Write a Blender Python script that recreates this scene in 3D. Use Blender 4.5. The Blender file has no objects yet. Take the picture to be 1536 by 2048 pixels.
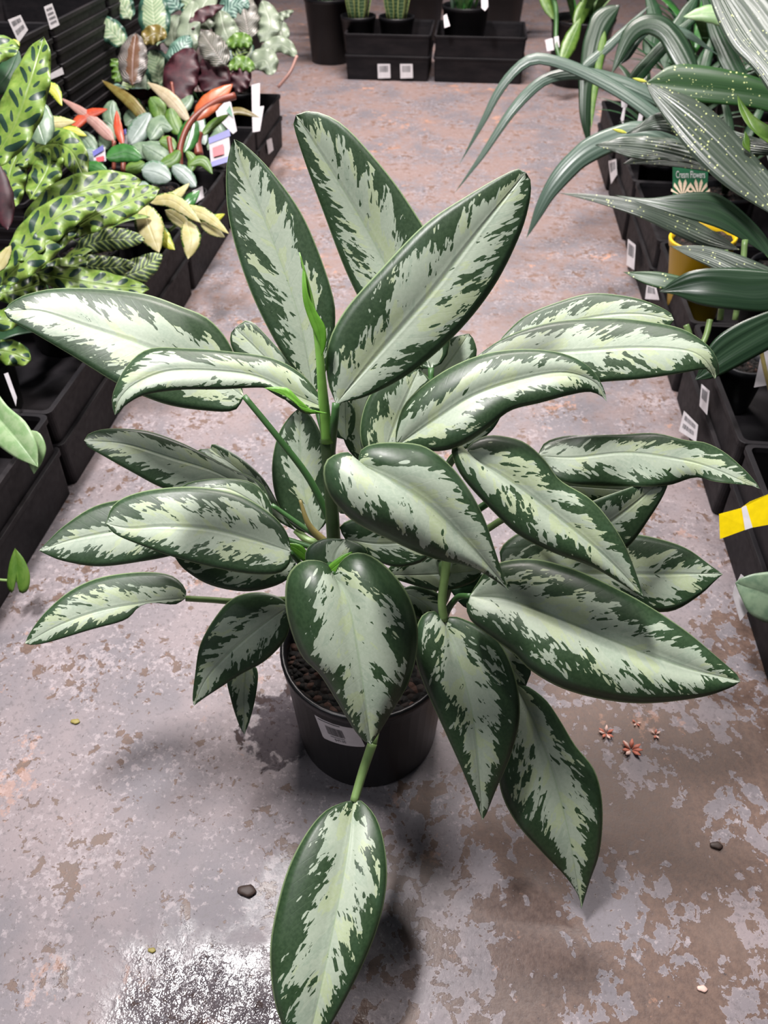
import bpy, bmesh, math, random
import numpy as np
from mathutils import Vector, Matrix
random.seed(7)
SC = bpy.context.scene
COL = SC.collection
# ------------------------------------------------------------------ camera
F = 1479.0; PITCH = math.radians(43.8); YAW = math.radians(6); H = 1.11
FW = np.array([-math.sin(YAW)*math.cos(PITCH), math.cos(YAW)*math.cos(PITCH), -math.sin(PITCH)])
RT = np.array([math.cos(YAW), math.sin(YAW), 0.0]); UP = np.cross(RT, FW)
CP = np.array([0.0, 0.0, H])
cam = bpy.data.cameras.new('camera'); camo = bpy.data.objects.new('camera', cam); COL.objects.link(camo)
camo.location = (0, 0, H); camo.rotation_euler = (math.radians(90)-PITCH, 0, YAW)
cam.sensor_fit = 'VERTICAL'; cam.sensor_height = 36; cam.lens = 26
cam.dof.use_dof = True; cam.dof.focus_distance = 0.88; cam.dof.aperture_fstop = 7.5
cam.clip_start = 0.05
SC.camera = camo
# ------------------------------------------------------------------ light
SC.view_settings.view_transform = 'Standard'; SC.view_settings.look = 'None'
SC.view_settings.gamma = 1; SC.view_settings.use_curve_mapping = False
SC.view_settings.exposure = 0.22
wd = bpy.data.worlds.new('world'); SC.world = wd; wd.use_nodes = True
wd.node_tree.nodes['Background'].inputs[0].default_value = (0.82, 0.86, 1.0, 1)
wd.node_tree.nodes['Background'].inputs[1].default_value = 0.085
def lamp(name, loc, tgt, sx, sy, power, col):
    l = bpy.data.lights.new(name, 'AREA'); l.shape = 'RECTANGLE'; l.size = sx; l.size_y = sy
    l.energy = power; l.color = col
    o = bpy.data.objects.new(name, l); COL.objects.link(o); o.location = loc
    d = Vector(tgt)-Vector(loc); o.rotation_euler = d.to_track_quat('-Z', 'Y').to_euler()
    return o
lamp('ceiling_lamp', (-0.98, 1.12, 3.4), (-0.35, 1.0, 0), 0.75, 0.28, 165, (1.0, 0.955, 0.95))
lamp('ceiling_lamp', (-0.3, 4.2, 3.4), (-0.2, 3.9, 0), 1.4, 0.5, 225, (1.0, 0.91, 0.88))
lamp('ceiling_lamp', (-1.6, -0.3, 3.4), (-0.6, 0.6, 0), 0.8, 0.3, 16, (0.95, 0.96, 1.0))
lamp('ceiling_lamp', (0.9, 2.2, 3.4), (0.3, 1.0, 0), 0.6, 0.3, 50, (1.0, 0.95, 0.92))

# ------------------------------------------------------------------ helpers
def unp(x, y, d):
    return CP + d*(FW + RT*(x-768)/F - UP*(y-1024)/F)
def on_z(x, y, z=0.0):
    r = FW + RT*(x-768)/F - UP*(y-1024)/F
    return CP + r*((z-H)/r[2])
def tag(o, label=None, cat=None, group=None, kind=None):
    if label: o['label'] = label
    if cat: o['category'] = cat
    if group: o['group'] = group
    if kind: o['kind'] = kind
    return o
def thing(name, loc, label, cat, group=None):
    o = bpy.data.objects.new(name, None); COL.objects.link(o); o.location = Vector(loc)
    o.empty_display_size = .05
    return tag(o, label, cat, group)
def wloc(o):
    v = Vector((0, 0, 0))
    while o: v = v+o.location; o = o.parent
    return v
def mkobj(name, me, mats, parent=None, loc=(0, 0, 0), smooth=True):
    """mesh data are in world coordinates; the object's origin goes to loc (world)"""
    loc = Vector(loc)
    if loc.length > 0: me.transform(Matrix.Translation(-loc))
    o = bpy.data.objects.new(name, me); COL.objects.link(o)
    for m in (mats if isinstance(mats, (list, tuple)) else [mats]): me.materials.append(m)
    if smooth:
        for p in me.polygons: p.use_smooth = True
    if parent:
        o.parent = parent; o.location = loc-wloc(parent)
    else: o.location = loc
    return o
def mesh(name, vs, fs):
    me = bpy.data.meshes.new(name); me.from_pydata([tuple(map(float, v)) for v in vs], [], fs); me.update(); return me
def cr(pts, n):
    """Catmull-Rom through pts, n samples uniform by arc length (first two dims)"""
    P = np.array(pts, float)
    if len(P) == 2: P = np.array([P[0], (P[0]+P[1])/2, P[1]])
    Q = np.vstack([2*P[0]-P[1], P, 2*P[-1]-P[-2]])
    out = []
    for i in range(1, len(Q)-2):
        for t in np.linspace(0, 1, 16, endpoint=False):
            a, b, c, d = Q[i-1], Q[i], Q[i+1], Q[i+2]
            out.append(.5*((2*b)+(-a+c)*t+(2*a-5*b+4*c-d)*t*t+(-a+3*b-3*c+d)*t**3))
    out.append(Q[-2]); out = np.array(out)
    k = min(3, out.shape[1]); dd = out[1:, :k]-out[:-1, :k]
    if out.shape[1] == 3 and abs(out[:, :2]).max() > 20: dd = dd[:, :2]
    s = np.concatenate([[0], np.cumsum(np.linalg.norm(dd, axis=1))])
    u = np.linspace(0, s[-1], n)
    return np.stack([np.interp(u, s, out[:, j]) for j in range(out.shape[1])], 1)
def tube_mesh(name, pts, rad, n=10, res=None):
    P = cr(pts, res or max(8, len(pts)*5)); m = len(P)
    rr = np.interp(np.linspace(0, 1, m), np.linspace(0, 1, len(rad)), rad)
    vs = []; prev = None
    for i in range(m):
        t = P[min(i+1, m-1)]-P[max(i-1, 0)]; t = t/(np.linalg.norm(t)+1e-9)
        if prev is None:
            a = np.cross(t, [0, 0, 1.0]); a = a if np.linalg.norm(a) > .1 else np.cross(t, [1.0, 0, 0])
        else: a = prev-t*(prev@t)
        a = a/np.linalg.norm(a); prev = a; b = np.cross(t, a)
        for k in range(n):
            q = 2*math.pi*k/n; vs.append(P[i]+rr[i]*(math.cos(q)*a+math.sin(q)*b))
    fs = [(i*n+k, i*n+(k+1) % n, (i+1)*n+(k+1) % n, (i+1)*n+k) for i in range(m-1) for k in range(n)]
    fs.append(tuple(reversed(range(n)))); fs.append(tuple(range((m-1)*n, m*n)))
    return mesh(name, vs, fs)
def tube_px(name, pts, rpx, mat, parent, n=8):
    P = [unp(*p) for p in pts]; ds = [p[2] for p in pts]
    r = rpx if isinstance(rpx, (list, tuple)) else [rpx]*2
    rad = [q*d/F for q, d in zip(np.interp(np.linspace(0, 1, len(pts)), np.linspace(0, 1, len(r)), r), ds)]
    return mkobj(name, tube_mesh(name, P, rad, n), mat, parent, P[0])
def lathe(name, prof, cx, cy, z0, n=48):
    vs = [(cx+r*math.cos(2*math.pi*k/n), cy+r*math.sin(2*math.pi*k/n), z0+z) for r, z in prof for k in range(n)]
    fs = [(i*n+k, i*n+(k+1) % n, (i+1)*n+(k+1) % n, (i+1)*n+k) for i in range(len(prof)-1) for k in range(n)]
    fs.append(tuple(reversed(range(n)))); fs.append(tuple(range((len(prof)-1)*n, len(prof)*n)))
    return mesh(name, vs, fs)
def quad_card(name, c, mat, parent, th=.0008, nrm=None):
    """thin rigid card from four 3D corners"""
    c = [np.array(p, float) for p in c]
    nn = np.cross(c[1]-c[0], c[-1]-c[0]); nn = nn/np.linalg.norm(nn)*th/2
    vs = [p+nn for p in c]+[p-nn for p in c]
    k = len(c)
    fs = [tuple(range(k)), tuple(reversed(range(k, 2*k)))]+[(i, i+k, (i+1) % k+k, (i+1) % k) for i in range(k)]
    me = mesh(name, vs, fs)
    bm = bmesh.new(); bm.from_mesh(me); bmesh.ops.recalc_face_normals(bm, faces=bm.faces); bm.to_mesh(me); bm.free()
    ctr = sum(c)/k
    return mkobj(name, me, mat, parent, ctr, smooth=False)

# ------------------------------------------------------------------ material expressions
class X:
    def __init__(s, nt, sock): s.nt = nt; s.s = sock
    def m(s, op, *o, clamp=False):
        n = s.nt.nodes.new('ShaderNodeMath'); n.operation = op; n.use_clamp = clamp
        for i, v in enumerate((s,)+o):
            if isinstance(v, X): s.nt.links.new(v.s, n.inputs[i])
            else: n.inputs[i].default_value = v
        return X(s.nt, n.outputs[0])
    def __add__(s, o): return s.m('ADD', o)
    __radd__ = __add__
    def __mul__(s, o): return s.m('MULTIPLY', o)
    __rmul__ = __mul__
    def __sub__(s, o): return s.m('SUBTRACT', o)
    def __rsub__(s, o): return (s*-1)+o
    def __truediv__(s, o): return s.m('DIVIDE', o)
    def abs(s): return s.m('ABSOLUTE')
    def gt(s, o): return s.m('GREATER_THAN', o)
    def lt(s, o): return s.m('LESS_THAN', o)
    def max(s, o): return s.m('MAXIMUM', o)
    def min(s, o): return s.m('MINIMUM', o)
    def clamp(s): return s.m('ADD', 0.0, clamp=True)
    def fract(s): return s.m('FRACT')
    def sin(s): return s.m('SINE')
    def pow(s, e): return s.m('POWER', e)
    def ss(s, a, b):
        n = s.nt.nodes.new('ShaderNodeMapRange'); n.interpolation_type = 'SMOOTHSTEP'
        s.nt.links.new(s.s, n.inputs[0]); n.inputs[1].default_value = a; n.inputs[2].default_value = b
        return X(s.nt, n.outputs[0])
class M:
    def __init__(s, name, rough=.5, spec=.5):
        s.mat = bpy.data.materials.new(name); s.mat.use_nodes = True; s.nt = s.mat.node_tree
        s.b = s.nt.nodes['Principled BSDF']; s.out = s.nt.nodes['Material Output']
        s.b.inputs['Roughness'].default_value = rough; s.b.inputs['Specular IOR Level'].default_value = spec
    def n(s, t): return s.nt.nodes.new(t)
    def attr(s, name):
        a = s.n('ShaderNodeAttribute'); a.attribute_name = name; sp = s.n('ShaderNodeSeparateXYZ')
        s.nt.links.new(a.outputs['Vector'], sp.inputs[0]); return [X(s.nt, sp.outputs[i]) for i in range(3)]
    def pos(s):
        a = s.n('ShaderNodeNewGeometry'); sp = s.n('ShaderNodeSeparateXYZ')
        s.nt.links.new(a.outputs['Position'], sp.inputs[0]); return [X(s.nt, sp.outputs[i]) for i in range(3)]
    def obj(s):
        a = s.n('ShaderNodeTexCoord'); sp = s.n('ShaderNodeSeparateXYZ')
        s.nt.links.new(a.outputs['Object'], sp.inputs[0]); return [X(s.nt, sp.outputs[i]) for i in range(3)]
    def vec(s, *c):
        n = s.n('ShaderNodeCombineXYZ')
        for i, v in enumerate(c):
            if isinstance(v, X): s.nt.links.new(v.s, n.inputs[i])
            else: n.inputs[i].default_value = v
        return n.outputs[0]
    def noise(s, v, scale=1, detail=2, rough=.5, dist=0):
        n = s.n('ShaderNodeTexNoise'); s.nt.links.new(v, n.inputs['Vector']); n.inputs['Scale'].default_value = scale
        n.inputs['Detail'].default_value = detail; n.inputs['Roughness'].default_value = rough; n.inputs['Distortion'].default_value = dist
        return X(s.nt, n.outputs[0])
    def vor(s, v, scale=1, rnd=1.0):
        n = s.n('ShaderNodeTexVoronoi'); s.nt.links.new(v, n.inputs['Vector']); n.inputs['Scale'].default_value = scale
        n.inputs['Randomness'].default_value = rnd
        sp = s.n('ShaderNodeSeparateColor'); s.nt.links.new(n.outputs['Color'], sp.inputs[0])
        return X(s.nt, n.outputs['Distance']), X(s.nt, sp.outputs[0]), X(s.nt, sp.outputs[1])
    def mix(s, f, a, b):
        n = s.n('ShaderNodeMix'); n.data_type = 'RGBA'
        if isinstance(f, X): s.nt.links.new(f.s, n.inputs[0])
        else: n.inputs[0].default_value = f
        for v, k in ((a, 6), (b, 7)):
            if isinstance(v, tuple): n.inputs[k].default_value = (*v, 1)
            else: s.nt.links.new(v, n.inputs[k])
        return n.outputs[2]
    def color(s, c):
        if isinstance(c, tuple): s.b.inputs['Base Color'].default_value = (*c, 1)
        else: s.nt.links.new(c, s.b.inputs['Base Color'])
        return s
    def rough(s, x): s.nt.links.new(x.s, s.b.inputs['Roughness']); return s
    def bump(s, h, strength=.3, dist=.002):
        n = s.n('ShaderNodeBump'); n.inputs['Strength'].default_value = strength; n.inputs['Distance'].default_value = dist
        s.nt.links.new(h.s, n.inputs['Height']); s.nt.links.new(n.outputs[0], s.b.inputs['Normal']); return s
    def transl(s, c, f=.18):
        t = s.n('ShaderNodeBsdfTranslucent'); mx = s.n('ShaderNodeMixShader'); mx.inputs[0].default_value = f
        if isinstance(c, tuple): t.inputs[0].default_value = (*c, 1)
        else: s.nt.links.new(c, t.inputs[0])
        s.nt.links.new(s.b.outputs[0], mx.inputs[1]); s.nt.links.new(t.outputs[0], mx.inputs[2])
        s.nt.links.new(mx.outputs[0], s.out.inputs[0]); return s
def plain(name, c, rough=.5, spec=.5, var=.12, sc=40):
    m = M(name, rough, spec); x, y, z = m.obj(); n = m.noise(m.vec(x, y, z), sc, 3)
    m.color(m.mix(n.ss(.3, .7), tuple(v*(1-var) for v in c), tuple(min(1, v*(1+var)) for v in c))); return m.mat
def ag_leaf():
    m = M('silver_variegated_leaf', .36, .55)
    u, v, pw = m.attr('lu'); um, vm, sd = m.attr('lc')
    au = u.abs(); side = u.gt(0)*9.0; b = um.abs(); a = vm-b*1.25
    wob = m.noise(m.vec(a*60, b*60+side, sd), 1, 2)
    aw = a+(wob-.5)*.006
    n1 = m.noise(m.vec(aw*55, b*48+side, sd), 1, 4, .58)
    n2 = m.noise(m.vec(aw*30, b*26+side, sd+4.0), 1, 3, .6)
    d1, r1, _ = m.vor(m.vec(aw*185, b*125+side, sd), 1)
    d2, r2, g2 = m.vor(m.vec(aw*150, b*95+side, sd+2.0), 1)
    n5 = m.noise(m.vec(aw*24, b*34+side, sd+11.0), 1, 4, .7)
    taper = v.ss(.72, 1.0)*.30+(1-v.ss(0.0, .10))*.05
    w = pw-taper*pw
    f = w-au+(n1-.5)*1.0+(n2-.5)*1.7+(n5-.5)*1.0+(r1-.5)*.34-au.ss(.76, .96)*.9
    core = (au.lt(.10))*v.ss(.02, .1)*.35
    mask = (f+core).ss(-.012, .012)
    isl = n5.gt(.60)*au.lt(.84)*r1.gt(.15)
    hol = (m.noise(m.vec(aw*50, b*44+side, sd+21.0), 1, 4, .7)).gt(.655)*au.gt(.14)*f.lt(.42)
    spk = r2.gt(.88)*au.lt(.88)*(f.gt(-.5))*d2.lt(.42)
    hole = r2.lt(.09)*d2.lt(.36)*(f.lt(.34))
    mask = mask.max(spk).max(isl)*(1-hole)*(1-hol)
    n3 = m.noise(m.vec(aw*30, b*24+side, sd+7.0), 1, 3, .6)
    n4 = m.noise(m.vec(um*300, vm*300, sd), 1, 3)
    pale = m.mix(n3.ss(.53, .555), (.37, .44, .335), (.40, .475, .29))
    pale = m.mix(n3.ss(.40, .385)*.6, pale, (.29, .37, .28))
    pale = m.mix(n4.ss(.3, .8)*.35, pale, (.50, .56, .45))
    dark = m.mix(n4.ss(.3, .7), (.022, .050, .019), (.034, .070, .028))
    dark = m.mix(n2.ss(.45, .7)*.5, dark, (.042, .090, .046))
    col = m.mix(mask, dark, pale)
    rib = (1-au.ss(.0, .035))
    col = m.mix(rib*.35, col, (.20, .30, .15))
    rim = au.ss(.965, .99)
    col = m.mix(rim*.7, col, (.30, .40, .20))
    m.color(col)
    ve = ((vm-b*.95)*330).sin()
    grooves = ((vm-b*.95)*60).fract()
    lines = (1-(grooves-.5).abs().ss(.0, .06))
    h = au.ss(0, .09)*1.0-lines*.07*n1+ve*.015+n4*.06+n2*.5-mask*.06
    m.rough(n4*.12+.37+mask*.05)
    m.bump(h, .45, .0018)
    m.transl(m.mix(mask, (.05, .25, .02), (.35, .5, .12)), .16)
    return m.mat
def back_leaf(name, c, c2):
    m = M(name, .5, .4); u, v, pw = m.attr('lu'); um, vm, sd = m.attr('lc')
    n = m.noise(m.vec(um*60, vm*60, sd), 1, 3)
    col = m.mix(n.ss(.35, .65), c, c2); m.color(col).transl(col, .15); return m.mat
def oval_leaf():      # lime leaf with dark ovals alternating along the side veins
    m = M('oval_blotched_lime_leaf', .4, .5); u, v, _ = m.attr('lu'); um, vm, sd = m.attr('lc')
    au = u.abs(); b = um.abs(); a = vm-b*.8; sh = u.gt(0)*.5
    t = a*19+sh+sd; k = (t.fract()-.5)
    odd = ((t*.5).fract()).gt(.5)
    o1 = (k.abs()/.17).pow(2.0)+((au-.52).abs()/.36).pow(2.0)
    o2 = ((.5-k.abs())/.085).pow(2.0)+((au-.30).abs()/.14).pow(2.0)
    mk = o1.lt(1.0).max(o2.lt(1.0))
    n = m.noise(m.vec(um*70, vm*70, sd), 1, 3)
    lime = m.mix(n.ss(.3, .7), (.12, .22, .03), (.20, .29, .055))
    col = m.mix(mk, lime, (.016, .045, .028))
    col = m.mix((1-au.ss(0, .05))*.6, col, (.22, .30, .08)); col = m.mix(au.ss(.95, .99)*.6, col, (.05, .12, .04))
    m.color(col).bump(au.ss(0, .1)+(a*120).sin()*.12, .4, .002).transl(col, .15); return m.mat
def stripe_leaf(name, c1, c2, freq, w, edge=None, centre=None, k=.9):
    m = M(name, .42, .5); u, v, _ = m.attr('lu'); um, vm, sd = m.attr('lc')
    au = u.abs(); b = um.abs(); a = vm-b*k
    n = m.noise(m.vec(um*60, vm*60, sd), 1, 3)
    s = (a*freq+sd+(n-.5)*.5).fract(); mk = (s-.5).abs().lt(w/2)
    col = m.mix(mk, c1, c2)
    if centre: col = m.mix((au+(n-.5)*.4).lt(.42), col, centre)
    if edge: col = m.mix((au+(n-.5)*.5).gt(.72), col, edge)
    col = m.mix((1-au.ss(0, .06))*.5, col, c2)
    m.color(col).bump(au.ss(0, .1)+(a*freq*3).sin()*.1, .4, .002).transl(col, .15); return m.mat
def long_leaf(name, c, c2, dots=False, pleat=26, rough=.36):
    m = M(name, rough, .5); u, v, _ = m.attr('lu'); um, vm, sd = m.attr('lc')
    n = m.noise(m.vec(u*9, vm*9, sd), 1, 3); n2 = m.noise(m.vec(u*pleat*.6, vm*3, sd), 1, 3)
    col = m.mix(n2.ss(.35, .65), c, c2)
    if dots:
        d, r, g = m.vor(m.vec(um*150, vm*150, sd), 1)
        cl = m.noise(m.vec(um*14, vm*14, sd), 1, 2)
        mk = r.gt(.62)*((d+(cl-.5)*-.6)).lt(r*.34-.06)
        col = m.mix(mk*.9, col, (.62, .68, .30))
    m.color(col).bump((u*pleat+n*2).sin()*.5+n*.5, .35, .0016).transl(col, .12); return m.mat
def solid_leaf(name, c, c2, rough=.4, edge=None, ew=.8):
    m = M(name, rough, .5); u, v, _ = m.attr('lu'); um, vm, sd = m.attr('lc')
    n = m.noise(m.vec(um*50, vm*50, sd), 1, 3, .6)
    col = m.mix(n.ss(.35, .65), c, c2)
    if edge:
        d, r, g = m.vor(m.vec(um*330, vm*330, sd), 1)
        e = (u.abs()+(n-.5)*.5).gt(ew)
        col = m.mix(e*(1-r.gt(.72)), col, edge)
    au = u.abs(); m.color(col).bump(au.ss(0, .12)+((vm-um.abs())*200).sin()*.08, .35, .0018).transl(col, .16); return m.mat
AG = ag_leaf()
AGB = back_leaf('leaf_underside', (.05, .13, .04), (.10, .20, .07))
MAR = back_leaf('maroon_underside', (.035, .008, .014), (.06, .014, .02))
GRB = back_leaf('green_underside', (.05, .12, .035), (.08, .17, .05))
OVAL = oval_leaf()
PIN = stripe_leaf('pink_pinstripe_leaf', (.035, .05, .035), (.34, .26, .26), 120, .30, centre=(.10, .045, .02))
PIN2 = stripe_leaf('white_pinstripe_leaf', (.05, .07, .045), (.34, .29, .27), 110, .32)
HERR = stripe_leaf('herringbone_leaf', (.03, .06, .03), (.30, .40, .12), 70, .35)
MOSA = stripe_leaf('pale_netted_leaf', (.09, .14, .08), (.32, .36, .27), 190, .45)
SILV = stripe_leaf('silver_banded_leaf', (.17, .25, .14), (.30, .36, .23), 60, .5, edge=(.03, .09, .06))
TEAL = stripe_leaf('teal_banded_leaf', (.03, .09, .07), (.22, .34, .28), 60, .4, edge=(.10, .20, .15))
SPOT = long_leaf('speckled_strap_leaf', (.045, .065, .048), (.075, .10, .072), True, 30, .34)  # base tones lightened and greyed to carry the sheen on these leaves
SPOTG = long_leaf('speckled_green_leaf', (.012, .05, .010), (.02, .07, .014), True, 8, .4)
STRAP = long_leaf('dark_strap_leaf', (.012, .034, .015), (.026, .058, .028), False, 14, .33)
STRAPL = long_leaf('grey_green_strap_leaf', (.055, .095, .07), (.095, .145, .11), False, 14, .33)
SNAKE = stripe_leaf('banded_sword_leaf', (.05, .12, .05), (.18, .28, .13), 60, .4, edge=(.45, .52, .18), k=0)
YEL = solid_leaf('cream_yellow_leaf', (.46, .41, .17), (.54, .49, .26), .45, edge=(.06, .16, .01), ew=.86)
YEL2 = solid_leaf('bright_yellow_leaf', (.46, .47, .04), (.52, .52, .08), .4, edge=(.08, .2, .02), ew=.8)
RED = solid_leaf('red_new_leaf', (.42, .05, .02), (.50, .08, .03), .35)
ORG = solid_leaf('orange_new_leaf', (.42, .08, .02), (.48, .12, .04), .35)
PNK = solid_leaf('pink_rolled_leaf', (.36, .19, .16), (.42, .24, .20), .35)
OLV = solid_leaf('olive_leaf', (.14, .10, .02), (.18, .15, .04), .35)
CRM = solid_leaf('cream_rolled_leaf', (.38, .31, .19), (.44, .37, .25), .4)
GRN = solid_leaf('glossy_green_leaf', (.03, .13, .025), (.05, .18, .04), .25)
LIM = solid_leaf('bright_green_leaf', (.07, .16, .02), (.12, .22, .035), .4)
GRY = solid_leaf('grey_green_leaf', (.12, .19, .12), (.20, .28, .18), .35)
PEP = solid_leaf('silver_leaf', (.20, .26, .22), (.27, .33, .30), .35, edge=(.10, .2, .12), ew=.82)
POTH = solid_leaf('pale_pothos_leaf', (.20, .34, .14), (.30, .42, .22), .4)
DGN = solid_leaf('dark_green_leaf', (.015, .05, .02), (.025, .075, .03), .4)
FOLD = solid_leaf('fresh_green_leaf_fold', (.10, .30, .02), (.15, .38, .04), .4)
PET = plain('dark_green_stalk', (.04, .11, .03), .4)
PETL = plain('light_green_stalk', (.17, .27, .09), .4)
PETB = plain('tan_stalk', (.22, .18, .06), .5)
STEMR = plain('red_brown_stalk', (.20, .05, .03), .4)
CANE = plain('green_cane', (.08, .15, .05), .45)
BLK = plain('black_plastic', (.0055, .0055, .007), .40, .4, .2, 12)
GPOT = plain('dark_grey_plastic', (.02, .02, .023), .5, .4, .15, 12)
YPOT = plain('yellow_plastic', (.75, .50, .01), .4, .5, .05, 6)
WHT = plain('white_label_paper', (.70, .68, .70), .5, .4, .05, 60)
WTAG = plain('white_plastic_tag', (.50, .47, .49), .5, .3, .08, 40)
INK = plain('grey_print', (.10, .10, .11), .6, .3, .1, 20)
BLU = plain('blue_print', (.09, .09, .34), .4, .4, .1, 20)
REDP = plain('red_print', (.45, .03, .05), .4, .4, .1, 20)
GTAG = plain('green_tag_print', (.012, .13, .055), .35, .4, .08, 20)
CFLO = plain('cream_flower_print', (.72, .56, .42), .4, .4, .15, 200)
YTXT = plain('yellow_green_print', (.30, .50, .08), .4, .4, .1, 20)
YTAPE = plain('yellow_tape', (.80, .60, .0), .45, .4, .08, 60)
def soil_mat():
    m = M('bark_mix', .85, .3); x, y, z = m.pos(); v = m.vec(x, y, z)
    d, r, g = m.vor(v, 110); n = m.noise(v, 60, 4)
    c = m.mix(r.gt(.6), (.004, .0035, .003), (.014, .009, .007)); c = m.mix(g.gt(.90), c, (.05, .025, .018))
    m.color(c).bump(1-d+n*.5, 1, .01); return m.mat
SOIL = soil_mat()
def tray_mat():
    m = M('dusty_black_tray_plastic', .42, .2); x, y, z = m.obj(); v = m.vec(x*6, y*6, z*22)
    n = m.noise(v, 1, 4, .6); n2 = m.noise(m.vec(x, y, z), 60, 3)
    m.color(m.mix(n.ss(.35, .75), (.006, .0055, .007), (.016, .0135, .015))).rough(n2*.3+.42)
    m.bump(n2, .1, .001); return m.mat
TRAY = tray_mat()
def floor_mat():
    m = M('worn_painted_concrete', .5, .5); x, y, z = m.pos(); v = m.vec(x, y, z)
    n0 = m.noise(v, 2.2, 3)
    lx = (x-.15*n0+.16).ss(-.08, .35)*(1-(y+n0*.5).ss(.75, 1.5))    # the paint is far more worn on the right of the aisle
    far = y.ss(.9, 2.2)
    n1 = m.noise(v, 9, 6, .66, .3); n2 = m.noise(v, 34, 5, .6, .5); n3 = m.noise(v, 110, 5, .7); n4 = m.noise(v, 4.2, 4, .6)
    nb = m.noise(v, 62, 4, .6, .3); nf = m.noise(v, 320, 3, .6)
    chips = (n2*.62+n1*.38+(nf-.5)*.04).ss(.574, .579).max((nb*.7+n1*.3+(nf-.5)*.04).ss(.600, .605))
    worn = (n1*.52+n2*.33+nb*.15+lx*.062-.005+(nf-.5)*.03).ss(.530, .534)
    mk = chips.max(worn*lx.gt(.12))
    edge = (n1*.52+n2*.33+nb*.15+lx*.062-.005).ss(.515, .530)*lx.gt(.12)*(1-mk)
    paint = m.mix(n4.ss(.35, .65), (.135, .122, .135), (.215, .178, .184))
    paint = m.mix((m.noise(v, 85, 4, .75)*.6+n1*.4).ss(.52, .57)*.6, paint, (.33, .285, .295))
    paint = m.mix(n3.ss(.50, .34)*.6, paint, (.085, .072, .076))
    paint = m.mix(edge*.35, paint, (.30, .26, .26))
    br = m.mix(n3.ss(.3, .7), (.070, .040, .030), (.125, .076, .056))
    br = m.mix(n4.ss(.45, .65)*.4, br, (.15, .105, .085))
    org = (m.noise(v, 18, 5, .75)*.6+m.noise(v, 3.5, 2)*.4).ss(.585, .62)
    col = m.mix(mk, paint, br)
    col = m.mix(org*(far*.4+.35), col, (.42, .22, .14))
    col = m.mix((n4*.5+n2*.5).ss(.42, .58)*(far*.6), col, (.19, .115, .09))
    fl = m.noise(v, 90, 3, .75).gt(.685).max(m.noise(v, 24, 5, .8).gt(.715)); col = m.mix(fl*.8, col, (.03, .022, .022))
    # wet patches: bottom-left puddle and beside the pot
    dx = (x+.24)/.22; dy = (y-.20)/.15
    w1 = (1.0-(dx*dx+dy*dy).pow(.5)+(n1-.5)*2.0).ss(.0, .7)
    ex = (x+.24)/.07; ey = (y-.62)/.08
    w2 = (1.0-(ex*ex+ey*ey).pow(.5)+(n2-.5)*2.0).ss(.0, .3)
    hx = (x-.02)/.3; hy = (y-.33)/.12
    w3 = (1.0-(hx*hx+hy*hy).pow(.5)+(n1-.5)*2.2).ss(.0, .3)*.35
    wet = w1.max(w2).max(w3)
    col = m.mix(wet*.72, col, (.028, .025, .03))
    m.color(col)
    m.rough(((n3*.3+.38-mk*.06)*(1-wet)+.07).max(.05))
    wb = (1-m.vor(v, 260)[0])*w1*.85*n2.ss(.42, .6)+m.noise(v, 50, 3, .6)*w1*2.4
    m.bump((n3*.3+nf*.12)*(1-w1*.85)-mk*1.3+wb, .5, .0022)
    return m.mat
FLOOR = floor_mat()

# ------------------------------------------------------------------ leaves
SEED = [0.0]
def leaf(parent, name, mid, L, R, mat=None, bmat=None, g=(0, 0), c=0.14, pw=.52, nv=30, nu=6, wave=0, wn=6, petiole=None, prad=6, pmat=None, label=None):
    """Leaf blade between a midrib [(x,y,depth)...] and two outlines, each lifted into space with its own depths."""
    SEED[0] += 1.37; sd = SEED[0]
    mat = mat or AG; bmat = bmat or AGB
    mp = cr(mid, nv); b0 = mid[0][:2]; t0 = mid[-1][:2]
    E = [cr([b0]+list(L)+[t0], nv), cr([b0]+list(R)+[t0], nv)]
    vs, lu = [], []; hwm = []
    ks = [-1+i/nu for i in range(nu)]+[0]+[(i+1)/nu for i in range(nu)]
    for i in range(nv):
        mx, my, md = mp[i]
        for s in ks:
            e = E[0][i] if s < 0 else E[1][i]; gg = g[0] if s < 0 else g[1]; a = abs(s)
            hw = math.hypot(e[0]-mx, e[1]-my)*md/F
            px = mx+(e[0]-mx)*a; py = my+(e[1]-my)*a
            d = md+hw*(gg*a+c*(a*a-a)*2.0)
            if wave: d += wave*a*a*math.sin(2*math.pi*wn*i/nv+(0 if s < 0 else 1.7))*min(1, 6*(1-i/nv))
            vs.append(unp(px, py, d)); lu.append((s, i/(nv-1), pw))
    V = np.array(vs).reshape(nv, 2*nu+1, 3)
    seg = np.linalg.norm(V[1:, nu]-V[:-1, nu], axis=1); vm = np.concatenate([[0], np.cumsum(seg)])
    lc = []
    for i in range(nv):
        wl = np.linalg.norm(V[i, 0]-V[i, nu]); wr = np.linalg.norm(V[i, -1]-V[i, nu])
        for s in ks: lc.append((s*(wl if s < 0 else wr), vm[i], sd))
    w = 2*nu+1
    fs = [(i*w+k, i*w+k+1, (i+1)*w+k+1, (i+1)*w+k) for i in range(nv-1) for k in range(w-1)]
    return finish_leaf(parent, name, vs, fs, lu, lc, mat, bmat, petiole, prad, pmat, label, toward=CP)
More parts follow.
